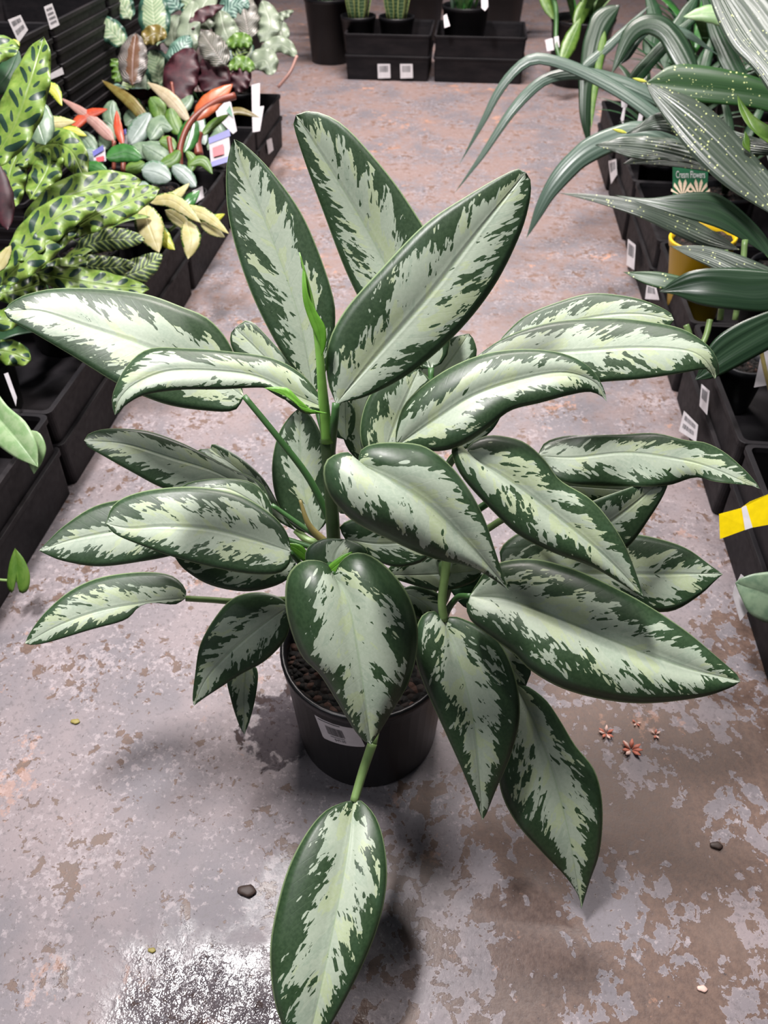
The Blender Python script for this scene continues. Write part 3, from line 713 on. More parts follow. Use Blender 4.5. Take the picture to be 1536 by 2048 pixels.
LF([(912, 905, .90), (950, 862, .90), (1003, 805, .90)], [(905, 872), (930, 830), (975, 800)], [(945, 892), (985, 860), (1006, 822)], pw=.70, nv=18, petiole=[(912, 905, .90), (895, 930, .91), (885, 1000, .93)], prad=[5, 6])
# low front
LF([(888, 1242, .94), (920, 1330, .93), (945, 1430, .925), (957, 1530, .925), (965, 1640, .94)],
   [(870, 1222), (845, 1230), (832, 1262), (831, 1315), (848, 1370), (880, 1442), (920, 1530), (950, 1602)], [(905, 1232), (940, 1243), (980, 1265), (1012, 1305), (1035, 1370), (1039, 1440), (1022, 1510), (992, 1580), (972, 1630)],
   pw=.47, nv=36, c=.3, petiole=[(888, 1240, .94), (884, 1200, .93), (892, 1130, .92), (895, 1080, .92)], prad=[9, 10], pmat=PETL)
LF([(1030, 1365, 1.0), (1070, 1450, .99), (1110, 1560, .985), (1140, 1680, .985), (1163, 1817, 1.0)],
   [(1010, 1400), (998, 1490), (1000, 1575), (1030, 1642), (1080, 1700), (1130, 1752), (1156, 1790)], [(1055, 1372), (1092, 1400), (1120, 1440), (1150, 1490), (1190, 1542), (1205, 1612), (1200, 1700), (1180, 1762)], pw=.52, nv=36, c=.25, petiole=[(1030, 1365, 1.0), (980, 1300, 1.01), (930, 1260, 1.02)], prad=[5, 6])
LF([(945, 1240, .99), (1000, 1305, .985), (1052, 1372, .98)], [(960, 1300), (1020, 1362)], [(1000, 1270), (1060, 1330)], pw=.4, nv=16)
LF([(690, 1078, .915), (760, 1088, .905), (860, 1080, .89)], [(680, 1052), (720, 1035), (800, 1040)], [(720, 1102), (760, 1125), (800, 1134), (850, 1120)], pw=.45, nv=18)
LF([(770, 1150, .95), (850, 1150, .945), (965, 1142, .94)], [(790, 1125), (870, 1105), (930, 1120)], [(810, 1165), (880, 1182), (945, 1165)], pw=.62, nv=18)
LF([(800, 1180, .97), (840, 1200, .97), (880, 1230, .97)], [(830, 1170), (880, 1190)], [(810, 1210), (840, 1240)], pw=.5, nv=12)
LF([(900, 1180, 1.0), (960, 1170, 1.0), (1010, 1190, 1.0)], [(920, 1150), (980, 1150)], [(930, 1215), (990, 1230)], mat=DGN, nv=12)
tube_px('petiole', [(600, 1000, .925), (618, 1050, .93), (650, 1085, .94)], [3, 9], PETB, hero)
tube_px('petiole', [(745, 1486, .955), (725, 1545, .95), (708, 1603, .94)], [10, 9], PETL, hero)
tube_px('petiole', [(745, 1488, .955), (752, 1440, .98), (745, 1330, 1.0), (735, 1250, 1.02)], [9, 9], PETL, hero)
LF([(708, 1600, .94), (696, 1700, .90), (672, 1830, .865), (645, 1960, .84), (612, 2110, .825)],
   [(692, 1603), (650, 1622), (610, 1670), (575, 1740), (550, 1830), (540, 1900), (545, 1980), (562, 2045), (590, 2095)], [(725, 1603), (752, 1635), (769, 1690), (774, 1760), (760, 1840), (730, 1920), (690, 2000), (655, 2060), (630, 2095)], pw=.48, nv=40, c=.2)

# ------------------------------------------------------------------ plants in the left row
def potted(name, x, y, z0, R, h, label, cat='potted plant', group=None, mat=None, soilz=.88):
    t = thing(name, (x, y, z0), label, cat, group); pot(t, x, y, z0, R, h, mat or BLK, soilz=soilz); return t
ZT = .0915     # floor of an upper tray
rc = potted('potted_rattlesnake_plant', -1.00, 1.60, ZT, .085, .15, 'rattlesnake plant with wavy lime leaves and dark ovals, sprawling over the left trays')
rc2 = potted('potted_rattlesnake_plant', -1.01, 1.86, ZT, .08, .14, 'second rattlesnake plant behind the first, low olive striped leaves')
rc3 = potted('potted_rattlesnake_plant', -1.05, 1.31, ZT, .08, .14, 'rattlesnake plant at the left picture edge with one tall upright leaf')
OV = dict(bmat=MAR, wave=.012, wn=5, nv=34, g=(.35, -.1))
def ov(p, mid, w, **k): kk = dict(OV); kk.update(k); return sl(p, mid, w, OVAL, shape='oval', **kk)
ov(rc3, [(-25, 335, 1.52), (25, 260, 1.50), (58, 175, 1.49), (88, 74, 1.5)], 44)
ov(rc3, [(-60, 120, 1.6), (-20, 100, 1.6), (40, 95, 1.62)], 30, wn=3)
sl(rc3, [(-20, 190, 1.66), (15, 150, 1.68), (38, 100, 1.7)], 26, DGN)
sl(rc3, [(90, 290, 1.66), (75, 240, 1.66), (60, 190, 1.68)], 32, GRY, shape='oval')
ov(rc, [(45, 455, 1.62), (120, 400, 1.62), (200, 372, 1.64), (285, 362, 1.68)], 36)
ov(rc, [(130, 470, 1.60), (190, 432, 1.60), (260, 402, 1.62), (320, 376, 1.66)], 32)
ov(rc, [(20, 520, 1.56), (70, 470, 1.56), (130, 425, 1.56), (200, 405, 1.58)], 38)
ov(rc, [(0, 570, 1.55), (40, 530, 1.55), (100, 480, 1.56), (160, 452, 1.58)], 34)
ov(rc, [(30, 330, 1.72), (90, 290, 1.72), (140, 300, 1.70), (170, 360, 1.68)], 34)
ov(rc, [(20, 420, 1.70), (20, 350, 1.72), (45, 290, 1.74)], 34)
ov(rc, [(60, 400, 1.68), (95, 340, 1.70), (110, 280, 1.72)], 30)
ov(rc, [(70, 545, 1.62), (160, 562, 1.62), (240, 574, 1.63), (300, 578, 1.66)], 28)
ov(rc, [(-10, 590, 1.58), (40, 580, 1.60), (95, 560, 1.62)], 26)
ov(rc, [(60, 560, 1.66), (120, 540, 1.67), (178, 520, 1.70)], 24)
ov(rc3, [(-20, 700, 1.56), (20, 705, 1.56), (62, 722, 1.56)], 26, wn=3)
ov(rc3, [(-30, 640, 1.54), (10, 640, 1.54), (50, 615, 1.56)], 22, wn=3)
sl(rc2, [(150, 500, 1.84), (210, 480, 1.84), (290, 478, 1.86)], 24, HERR, MAR, shape='oval', wave=.01)
sl(rc2, [(200, 560, 1.86), (270, 545, 1.88), (325, 508, 1.92)], 28, HERR, MAR, shape='oval', wave=.01)
sl(rc2, [(140, 520, 1.82), (200, 535, 1.82), (270, 530, 1.84)], 24, HERR, MAR, shape='oval', wave=.01)
sl(rc2, [(120, 600, 1.82), (190, 605, 1.82), (250, 585, 1.84)], 22, DGN, MAR, shape='oval')
sl(rc, [(15, 460, 1.60), (5, 400, 1.60), (-8, 320, 1.6)], 24, MAR, MAR, label='maroon underside of a turned leaf')
sl(rc, [(-5, 330, 1.52), (15, 270, 1.52), (48, 222, 1.52)], 12, MAR, MAR, label='maroon underside of a turned leaf')
sl(rc, [(-8, 545, 1.52), (8, 515, 1.52), (22, 490, 1.52)], 14, YEL, label='yellowing leaf')
for k in range(10):
    a = 2*math.pi*k/10+.3
    wleaf(rc if k % 2 else rc2, (-1.0, 1.6+.26*(k % 2 == 0), ZT+.13), a, .9, .16, .026, OVAL, MAR, 1.3, 'oval', stalk=.05)
    wleaf(rc3, (-1.05, 1.31, ZT+.12), a+.2, .8, .14, .024, DGN, MAR, 1.4, 'oval', stalk=.04)
# cream and yellow speckled plants
fb = potted('potted_gold_dust_plant', -.93, 2.06, ZT, .055, .11, 'plant with cream yellow leaves hanging over the left tray edge')
fb2 = potted('potted_gold_dust_plant', -1.14, 1.74, ZT, .055, .11, 'yellow leaved plant rising behind the upright rattlesnake leaf')
for m_, w, mt in (([(288, 408, 2.02), (298, 450, 2.0), (318, 505, 2.0)], 29, YEL), ([(296, 404, 2.03), (345, 402, 2.0), (402, 446, 1.98)], 15, YEL), ([(345, 414, 2.05), (405, 428, 2.03), (458, 468, 2.0)], 13, YEL),
                  ([(372, 440, 2.03), (382, 478, 2.0), (376, 518, 2.0)], 20, YEL), ([(300, 398, 2.06), (345, 395, 2.06), (380, 366, 2.08)], 12, YEL), ([(300, 402, 2.04), (272, 412, 2.03), (262, 428, 2.03)], 10, YEL),
                  ([(318, 450, 2.05), (330, 480, 2.03), (350, 500, 2.03)], 14, YEL2), ([(385, 430, 2.06), (420, 440, 2.05), (450, 428, 2.08)], 12, YEL2), ([(330, 420, 2.05), (365, 445, 2.04), (372, 470, 2.03)], 14, YEL),
                  ([(350, 430, 2.08), (380, 400, 2.08), (400, 380, 2.1)], 14, GRN), ([(400, 445, 2.05), (425, 460, 2.04), (450, 475, 2.03)], 11, YEL)):
    sl(fb, m_, w, mt)
for m_, w, mt in (([(68, 292, 1.80), (90, 252, 1.80), (152, 243, 1.80)], 17, YEL), ([(104, 276, 1.80), (140, 262, 1.80), (174, 272, 1.80)], 12, YEL2), ([(66, 288, 1.79), (38, 278, 1.78), (4, 300, 1.78)], 13, YEL),
                  ([(66, 284, 1.82), (64, 262, 1.82), (62, 238, 1.83)], 8, YEL), ([(70, 290, 1.79), (82, 286, 1.78), (96, 272, 1.78)], 9, YEL), ([(66, 294, 1.78), (58, 318, 1.77), (50, 345, 1.77)], 13, OLV),
                  ([(74, 172, 1.86), (106, 178, 1.86), (124, 212, 1.86)], 12, YEL2), ([(34, 98, 1.8), (30, 86, 1.8), (26, 78, 1.8)], 9, YEL2), ([(10, 300, 1.8), (30, 330, 1.8), (20, 360, 1.8)], 14, YEL)):
    sl(fb2, m_, w, mt)
for t_, pts in ((fb, [(330, 460, 2.1), (310, 430, 2.06), (290, 405, 2.02)]), (fb, [(340, 460, 2.1), (370, 440, 2.06), (400, 440, 2.05)]), (fb2, [(75, 400, 1.85), (70, 340, 1.82), (68, 290, 1.80)]), (fb2, [(75, 400, 1.88), (60, 250, 1.87), (74, 172, 1.86)])):
    tube_px('stem', pts, 3, PETL, t_)

# small philodendrons and peperomias
def stag(par, pts, d, mat=WTAG, name='plant_tag'): return card_px(par, [(x, y, d) for x, y in pts], name, mat)
small = []
def smallpot(px, py, d, label, kind='potted_philodendron', R=.05):
    p = unp(px, py, d); t = potted(kind, p[0], p[1], ZT, R, .10, label, group='small pots in the left trays'); small.append(t); return t
s1 = smallpot(190, 330, 2.42, 'small philodendron with pink and red new leaves, near the tray stack')
s2 = smallpot(252, 345, 2.42, 'small philodendron with a red upright leaf and a glossy green leaf')
s3 = smallpot(322, 350, 2.42, 'small silver green peperomia between the red leaved philodendrons', 'potted_peperomia')
s4 = smallpot(375, 345, 2.38, 'small philodendron with a large orange new leaf')
s5 = smallpot(420, 330, 2.55, 'small green philodendron beside the blue and red tag')
s6 = smallpot(270, 265, 2.75, 'small grey green philodendron with long olive and cream leaves')
def sp_(t, L):
    for m_, w, mt, shp in L: sl(t, m_, w, mt, shape=shp)
sp_(s1, [([(228, 282, 2.3), (180, 236, 2.3), (120, 195, 2.3)], 12, PNK, 'strap'), ([(138, 266, 2.3), (170, 233, 2.3), (216, 218, 2.3)], 12, RED, 'lance'), ([(190, 310, 2.34), (170, 280, 2.34), (150, 270, 2.34)], 18, GRY, 'oval'),
         ([(205, 300, 2.34), (215, 270, 2.34), (205, 240, 2.34)], 18, GRY, 'oval'), ([(215, 350, 2.25), (190, 335, 2.25), (170, 330, 2.25)], 14, GRN, 'oval'), ([(200, 330, 2.3), (185, 310, 2.3), (160, 310, 2.3)], 14, PEP, 'oval')])
sp_(s2, [([(246, 292, 2.3), (236, 255, 2.3), (233, 220, 2.32)], 9, RED, 'lance'), ([(212, 316, 2.22), (248, 306, 2.22), (284, 318, 2.22)], 19, GRN, 'oval'), ([(258, 290, 2.4), (285, 250, 2.4), (300, 225, 2.4)], 22, PEP, 'oval'),
         ([(230, 260, 2.4), (222, 225, 2.4), (225, 200, 2.4)], 18, GRY, 'oval'), ([(250, 340, 2.3), (272, 335, 2.3), (290, 325, 2.3)], 14, LIM, 'oval'), ([(260, 300, 2.35), (290, 300, 2.35), (310, 285, 2.35)], 18, GRY, 'oval')])
sp_(s3, [([(283, 340, 2.2), (310, 345, 2.2), (342, 360, 2.2)], 24, PEP, 'oval'), ([(344, 332, 2.2), (366, 348, 2.2), (392, 374, 2.2)], 17, PEP, 'oval'), ([(285, 290, 2.3), (315, 308, 2.3), (352, 332, 2.3)], 24, GRY, 'oval'),
         ([(270, 365, 2.2), (285, 378, 2.2), (306, 385, 2.2)], 16, PEP, 'oval'), ([(300, 280, 2.35), (320, 250, 2.35), (345, 260, 2.35)], 20, GRY, 'oval'), ([(320, 330, 2.28), (345, 320, 2.28), (360, 300, 2.28)], 14, LIM, 'oval')])
sp_(s4, [([(388, 242, 2.3), (418, 208, 2.3), (466, 168, 2.34)], 20, ORG, 'lance'), ([(368, 305, 2.3), (378, 268, 2.3), (388, 235, 2.3)], 21, GRN, 'oval'), ([(380, 345, 2.25), (385, 320, 2.25), (372, 302, 2.25)], 10, LIM, 'oval'),
         ([(350, 300, 2.3), (335, 285, 2.3), (318, 282, 2.3)], 14, LIM, 'oval'), ([(378, 330, 2.22), (405, 322, 2.22), (425, 348, 2.22)], 11, LIM, 'lance'), ([(360, 270, 2.35), (345, 240, 2.35), (340, 215, 2.35)], 16, LIM, 'oval')])
sp_(s5, [([(402, 272, 2.4), (430, 246, 2.4), (460, 228, 2.4)], 9, LIM, 'lance'), ([(410, 290, 2.45), (395, 240, 2.5), (420, 210, 2.5)], 16, PEP, 'oval'), ([(430, 250, 2.6), (470, 222, 2.6), (520, 235, 2.6)], 8, OLV, 'lance'),
         ([(415, 300, 2.45), (440, 270, 2.5), (430, 240, 2.5)], 16, GRY, 'oval')])
sp_(s6, [([(305, 260, 2.55), (262, 205, 2.55), (203, 160, 2.58)], 12, OLV, 'lance'), ([(380, 245, 2.5), (338, 196, 2.5), (294, 164, 2.52)], 14, CRM, 'lance'), ([(318, 240, 2.6), (315, 215, 2.6), (300, 195, 2.6)], 18, LIM, 'oval'),
         ([(325, 275, 2.5), (310, 250, 2.5), (300, 235, 2.5)], 14, YEL, 'lance'), ([(250, 250, 2.6), (275, 235, 2.6), (295, 240, 2.6)], 22, GRY, 'oval'), ([(340, 230, 2.6), (370, 210, 2.6), (385, 190, 2.6)], 14, GRY, 'oval')])
for t_, pts, r in ((s4, [(360, 340, 2.3), (362, 290, 2.3), (385, 240, 2.3), (430, 205, 2.31), (470, 192, 2.33)], [6, 7]), (s4, [(350, 335, 2.3), (342, 300, 2.3), (338, 275, 2.3)], 5), (s4, [(398, 310, 2.32), (394, 285, 2.32), (398, 265, 2.32)], 9),
                   (s2, [(246, 345, 2.3), (248, 300, 2.3)], 5), (s1, [(228, 340, 2.32), (228, 282, 2.3)], 4), (s6, [(345, 240, 2.6), (348, 200, 2.6), (343, 165, 2.6)], 3)):
    tube_px('stem', pts, r, STEMR, t_)
c_ = stag(s5, [(418, 285), (458, 268), (462, 318), (422, 332)], 2.36); c_['label'] = 'white red and blue plant tag'
card_px(c_, [(417, 276, 2.358), (459, 258, 2.358), (461, 272, 2.358), (418, 288, 2.358)], 'tag_band', BLU)
card_px(c_, [(425, 296, 2.354), (446, 288, 2.354), (448, 308, 2.354), (427, 314, 2.354)], 'tag_picture', REDP)
card_px(c_, [(422, 324, 2.354), (460, 311, 2.354), (462, 322, 2.354), (423, 334, 2.354)], 'tag_band', BLU)
c_ = stag(s1, [(186, 300), (210, 294), (212, 322), (188, 328)], 2.29); card_px(c_, [(185, 303, 2.285), (206, 290, 2.285), (208, 300, 2.285), (187, 313, 2.285)], 'tag_band', BLU)
card_px(c_, [(192, 315, 2.285), (208, 312, 2.285), (208, 322, 2.285), (193, 324, 2.285)], 'tag_picture', REDP)
c_ = stag(s6, [(294, 238), (328, 232), (330, 262), (296, 266)], 2.5); card_px(c_, [(293, 248, 2.49), (328, 236, 2.49), (329, 250, 2.49), (294, 262, 2.49)], 'tag_band', BLU)
c_ = stag(s2, [(236, 262), (252, 258), (256, 296), (240, 300)], 2.36); card_px(c_, [(236, 262, 2.355), (252, 258, 2.355), (253, 268, 2.355), (237, 272, 2.355)], 'tag_band', BLU)
c_ = stag(s5, [(430, 215), (436, 200), (452, 195), (462, 205), (474, 262), (466, 268), (448, 250), (434, 235)], 2.5); c_['label'] = 'pink white teardrop tag'
card_px(c_, [(452, 222, 2.49), (460, 210, 2.49), (466, 235, 2.49)], 'tag_picture', GTAG)
stag(s5, [(385, 382), (405, 372), (408, 395), (390, 408)], 2.32)

# prayer plants behind them
def ptp(px, py, d, label, R=.07, h=.13, name='potted_prayer_plant'):
    p = unp(px, py, d); return potted(name, p[0], p[1], ZT, R, h, label)
c1 = ptp(295, 215, 2.85, 'prayer plant with pale silver leaves and one pinstriped leaf with a brown centre')
c2 = ptp(400, 190, 3.0, 'prayer plant with dark maroon leaf backs and a pink pinstriped leaf')
c3 = ptp(480, 165, 3.15, 'curly pale netted prayer plant at the aisle end of the left trays')
W = dict(wave=.012, wn=4)
for t_, m_, w, mt, shp in (
    (c1, [(265, 172, 2.55), (266, 120, 2.56), (272, 66, 2.6)], 30, PIN, 'oval'), (c1, [(315, 92, 2.7), (308, 30, 2.72), (302, -30, 2.75)], 32, SILV, 'oval'), (c1, [(250, 92, 2.65), (222, 62, 2.65), (186, 36, 2.65)], 24, SILV, 'oval'),
    (c1, [(262, 40, 2.75), (240, 0, 2.75), (225, -30, 2.76)], 22, SILV, 'oval'), (c1, [(285, 85, 2.6), (310, 68, 2.6), (334, 74, 2.6)], 20, ORG if False else OLV, 'oval'), (c1, [(320, 172, 2.75), (315, 130, 2.76), (300, 100, 2.78)], 28, SILV, 'oval'),
    (c1, [(230, 165, 2.62), (238, 140, 2.62), (222, 118, 2.62)], 15, LIM, 'oval'), (c1, [(360, 20, 2.9), (340, -5, 2.9), (330, -30, 2.9)], 36, TEAL, 'oval'), (c1, [(350, 100, 2.85), (345, 60, 2.85), (360, 30, 2.85)], 24, MOSA, 'oval'),
    (c2, [(345, 165, 2.7), (358, 110, 2.72), (380, 70, 2.75)], 26, TEAL, 'oval'), (c2, [(360, 205, 2.68), (362, 150, 2.68), (385, 95, 2.7)], 36, MAR, 'oval'), (c2, [(425, 190, 2.7), (425, 150, 2.7), (415, 110, 2.72)], 36, MAR, 'oval'),
    (c2, [(452, 132, 2.66), (425, 95, 2.66), (402, 62, 2.68)], 27, PIN2, 'oval'), (c2, [(375, 60, 2.8), (405, 30, 2.8), (450, 10, 2.82)], 14, MAR, 'lance'), (c2, [(370, 130, 2.8), (380, 40, 2.8), (390, 0, 2.85)], 24, MOSA, 'oval'),
    (c2, [(400, 30, 2.9), (380, 10, 2.9), (372, -20, 2.9)], 22, SILV, 'oval'), (c2, [(420, 60, 2.85), (405, 20, 2.85), (430, -20, 2.9)], 26, MOSA, 'oval'), (c2, [(340, 215, 2.8), (310, 200, 2.8), (285, 205, 2.82)], 24, MAR, 'oval'),
    (c3, [(470, 100, 2.9), (450, 60, 2.9), (440, 20, 2.92)], 26, MOSA, 'oval'), (c3, [(500, 80, 2.95), (490, 30, 2.95), (480, -20, 2.98)], 28, PIN2, 'oval'), (c3, [(520, 85, 2.95), (540, 50, 2.95), (525, 0, 2.98)], 22, MOSA, 'oval'),
    (c3, [(505, 90, 2.85), (480, 80, 2.85), (452, 92, 2.86)], 16, LIM, 'oval'), (c3, [(510, 140, 2.85), (480, 125, 2.85), (458, 140, 2.85)], 15, LIM, 'oval'), (c3, [(520, 105, 2.88), (560, 88, 2.88), (594, 112, 2.86)], 17, MOSA, 'oval'),
    (c3, [(500, 130, 2.88), (530, 120, 2.86), (545, 150, 2.86)], 24, MOSA, 'oval'), (c3, [(475, 120, 2.87), (480, 100, 2.87), (500, 70, 2.87)], 18, HERR, 'oval'), (c3, [(545, 40, 3.0), (570, 30, 3.0), (588, 20, 3.0)], 9, MOSA, 'lance'),
    (c3, [(445, 40, 2.95), (470, 10, 2.95), (500, 10, 2.95)], 26, TEAL, 'oval'), (c3, [(470, 185, 2.85), (480, 160, 2.85), (500, 140, 2.86)], 22, MAR, 'oval'), (c3, [(520, 60, 3.0), (560, 60, 3.0), (560, 95, 2.98)], 18, MOSA, 'oval')):
    sl(t_, m_, w, mt, MAR, shape=shp, **W)
for t_, x, y in ((c1, 295, 190), (c2, 400, 175), (c3, 480, 150)):
    b = unp(x, y, 2.9)
    for k in range(9): wleaf(t_, (t_.location.x, t_.location.y, ZT+.12), 2*math.pi*k/9, 1.1, .13, .035, random.choice((SILV, TEAL, MOSA, HERR, DGN)), MAR, 1.2, 'oval', stalk=.10)
stag(c3, [(503, 170), (520, 166), (519, 240), (505, 258)], 2.72)
stag(c3, [(508, 215), (528, 212), (520, 262), (505, 265)], 2.7)
tube_px('petiole', [(594, 112, 2.86), (580, 145, 2.86), (556, 175, 2.88)], 3, PNK, c3)
# near left tray: black pots and trailing leaves
np1 = potted('nursery_pot', -1.03, 1.09, ZT, .085, .16, 'black pot in the near left tray with a white tag', 'pot', soilz=.8)
np1['category'] = 'potted plant'
stag(np1, [(8, 748), (16, 745), (34, 795), (32, 812)], 1.50)
def heart(p, mid, w, mt, **k): return sl(p, mid, w, mt, shape='heart', **k)
lf_ = leaf(np1, 'leaf', [(-40, 790, 1.42), (0, 838, 1.40), (40, 885, 1.38), (76, 934, 1.375)], [(-20, 770), (15, 812), (52, 845), (74, 890)], [(-50, 840), (-10, 885), (30, 915), (60, 928)], POTH, GRB, nv=20)
leaf(np1, 'leaf', [(50, 860, 1.42), (72, 890, 1.41), (68, 948, 1.41)], [(40, 885), (55, 925)], [(78, 865), (92, 895), (84, 925)], GRN if False else POTH, GRB, nv=16)
np2 = potted('nursery_pot', -1.07, .80, ZT, .07, .13, 'black pot with a bright green heart leaf reaching over the near left tray', 'potted plant')
leaf(np2, 'leaf', [(33, 1160, 1.36), (34, 1130, 1.36), (30, 1096, 1.36)], [(25, 1186), (14, 1170), (18, 1130), (26, 1105)], [(40, 1186), (56, 1180), (60, 1150), (48, 1118)], LIM, GRB, nv=18)
tube_px('stem', [(-60, 1140, 1.37), (-10, 1158, 1.365), (33, 1162, 1.362)], 3, PETL, np2)

# ------------------------------------------------------------------ right row
ZR = .0915
mw = potted('potted_cast_iron_plant', .84, 1.88, ZR, .095, .17, 'cast iron plant with broad speckled leaves arching over the right trays')
mw2 = potted('potted_cast_iron_plant', .845, 1.50, ZR, .09, .16, 'cast iron plant with dark low leaves below the speckled ones', soilz=.85)
def L4(p, mid, Lo, R, mt, **k): return leaf(p, 'leaf', mid, Lo, R, mt, GRB, **k)
L4(mw, [(1600, 480, 1.42), (1500, 360, 1.46), (1400, 258, 1.50), (1290, 163, 1.55)], [(1580, 400), (1500, 300), (1430, 225), (1372, 190)], [(1560, 440), (1450, 372), (1375, 300), (1310, 208)], SPOT, g=(.1, .1))
L4(mw, [(1590, 300, 1.5), (1480, 282, 1.53), (1400, 262, 1.55), (1330, 236, 1.58), (1252, 268, 1.6)], [(1560, 290), (1470, 262), (1390, 235), (1320, 224)], [(1560, 312), (1460, 305), (1390, 290), (1320, 262)], SPOT, wave=.004)
L4(mw, [(1470, 355, 1.62), (1380, 322, 1.63), (1290, 300, 1.65), (1190, 290, 1.68)], [(1440, 305), (1350, 278), (1260, 272), (1220, 280)], [(1420, 335), (1340, 322), (1270, 318)], SPOT, wave=.004)
L4(mw, [(1490, 350, 1.66), (1420, 335, 1.67), (1340, 322, 1.68), (1245, 328, 1.7)], [(1440, 310), (1350, 300), (1285, 305)], [(1440, 347), (1380, 338), (1310, 330)], SPOT)
L4(mw, [(1640, 260, 1.3), (1560, 150, 1.34), (1490, 60, 1.38), (1420, -60, 1.42)], [(1640, 180), (1590, 60), (1520, -30)], [(1600, 280), (1515, 150), (1460, 90), (1420, 0)], SPOT)
L4(mw, [(1640, 215, 1.75), (1540, 195, 1.75), (1420, 180, 1.76), (1292, 166, 1.78)], [(1600, 190), (1500, 150), (1400, 130), (1340, 132)], [(1600, 240), (1500, 215), (1400, 205), (1330, 195)], SPOTG)
L4(mw, [(1480, 500, 1.6), (1400, 462, 1.62), (1290, 418, 1.64), (1200, 398, 1.68), (1118, 386, 1.72)], [(1440, 470), (1350, 420), (1260, 398), (1180, 388)], [(1420, 500), (1370, 480), (1290, 440), (1200, 408)], SPOT)
L4(mw, [(1550, 530, 1.5), (1450, 430, 1.52), (1340, 408, 1.55), (1228, 390, 1.6)], [(1530, 470), (1450, 395), (1390, 384), (1300, 396)], [(1518, 500), (1440, 458), (1350, 430), (1285, 408)], STRAP)
L4(mw2, [(1600, 570, 1.4), (1500, 548, 1.42), (1420, 512, 1.45), (1340, 492, 1.48)], [(1560, 545), (1480, 510), (1410, 492)], [(1560, 580), (1470, 555), (1390, 520)], SPOT)
L4(mw2, [(1600, 560, 1.36), (1500, 575, 1.38), (1410, 565, 1.40), (1318, 584, 1.44)], [(1560, 545), (1470, 535), (1390, 540), (1350, 558)], [(1560, 620), (1470, 620), (1400, 610), (1350, 590)], STRAP)
L4(mw2, [(1420, 585, 1.5), (1340, 560, 1.52), (1246, 544, 1.56)], [(1390, 562), (1320, 544)], [(1390, 590), (1300, 572)], SPOTG)
L4(mw2, [(1620, 610, 1.34), (1520, 660, 1.36), (1440, 710, 1.38), (1390, 760, 1.4)], [(1560, 615), (1470, 650), (1420, 690)], [(1600, 660), (1500, 720), (1430, 755)], STRAP)
L4(mw, [(1600, 300, 1.44), (1520, 270, 1.44), (1490, 225, 1.45), (1474, 188, 1.46)], [(1560, 265), (1512, 235), (1486, 205)], [(1560, 300), (1505, 262), (1480, 225)], LIM)
L4(mw, [(1500, 305, 1.46), (1488, 285, 1.46), (1490, 262, 1.46)], [(1485, 290)], [(1500, 280)], LIM)
for x, y, d, a in ((1280, 160, 1.60, 0), (1240, 262, 1.62, 0)):
    sl(mw, [(x+14, y+4, d), (x, y, d), (x-16, y-4, d)], 4, YEL2, nv=8, nu=2)
for k in range(9):
    a = k*.7; wleaf(mw, (.84, 1.88, ZR+.13), a, 1.25, .34, .03, STRAP, GRB, 1.0, 'lance', stalk=.08)
    wleaf(mw2, (.80, 1.50, ZR+.12), a+.3, 1.1, .20, .026, DGN, GRB, 1.2, 'lance', stalk=.04)
for a, b in (((1440, 640, 1.55), (1450, 500, 1.5)), ((1400, 700, 1.55), (1420, 640, 1.55)), ((1470, 640, 1.5), (1490, 480, 1.48)), ((1380, 690, 1.52), (1372, 650, 1.52))):
    tube_px('stem', [a, ((a[0]+b[0])/2+3, (a[1]+b[1])/2, (a[2]+b[2])/2), b], 6, PETL, mw2)
# strap leaved plants farther back
st = potted('potted_dracaena', .80, 2.42, ZR, .085, .16, 'strap leaved dracaena with two long thin leaves drooping over the aisle')
st2 = potted('potted_dracaena', .78, 2.95, ZR, .085, .16, 'dracaena with broad dark upright leaves at the far end of the right trays')
def strap(p, mid, w, mt=None, **k): return sl(p, mid, w, mt or STRAP, shape='strap', nv=36, **k)
strap(st, [(1420, 330, 2.0), (1310, 232, 2.0), (1200, 160, 2.02), (1075, 117, 2.05), (1010, 165, 2.08), (960, 255, 2.12), (918, 330, 2.16)], 15, STRAPL)
strap(st, [(1400, 260, 2.05), (1310, 195, 2.05), (1200, 152, 2.06), (1100, 155, 2.08), (1030, 215, 2.1), (965, 310, 2.14), (908, 388, 2.18)], 14, STRAPL)
strap(st, [(1360, 290, 1.9), (1280, 268, 1.9), (1180, 300, 1.92), (1105, 375, 1.95), (1052, 478, 2.0)], 26, STRAPL)
strap(st, [(1430, 260, 2.0), (1340, 240, 2.0), (1400, 205, 1.98), (1480, 160, 1.95), (1560, 120, 1.9)], 9, STRAP)
strap(st, [(1390, 160, 2.1), (1330, 60, 2.12), (1270, 60, 2.14), (1222, 150, 2.16)], 25, STRAP)
strap(st, [(1240, 130, 2.2), (1290, 60, 2.2), (1360, 62, 2.2), (1436, 110, 2.2)], 12, STRAPL)
strap(st2, [(1240, 10, 2.55), (1200, 50, 2.55), (1178, 150, 2.55), (1172, 240, 2.57), (1180, 300, 2.6)], 23, STRAP)
strap(st2, [(1210, 60, 2.5), (1190, 180, 2.5), (1182, 260, 2.5)], 8, LIM)
strap(st2, [(1160, 140, 2.5), (1220, 90, 2.5), (1300, 10, 2.5)], 10, STRAPL)
strap(st, [(1250, 180, 2.25), (1330, 90, 2.22), (1420, 10, 2.2)], 14, DGN)
strap(st, [(1480, 40, 2.1), (1420, 28, 2.12), (1366, 34, 2.15)], 22, POTH)
strap(st, [(1500, 200, 2.2), (1440, 80, 2.22), (1400, -30, 2.25)], 22, STRAP)
strap(st2, [(1300, 120, 2.6), (1310, 40, 2.6), (1290, -30, 2.6)], 20, DGN)
strap(st2, [(1330, 140, 2.55), (1360, 60, 2.55), (1400, -20, 2.55)], 24, DGN)
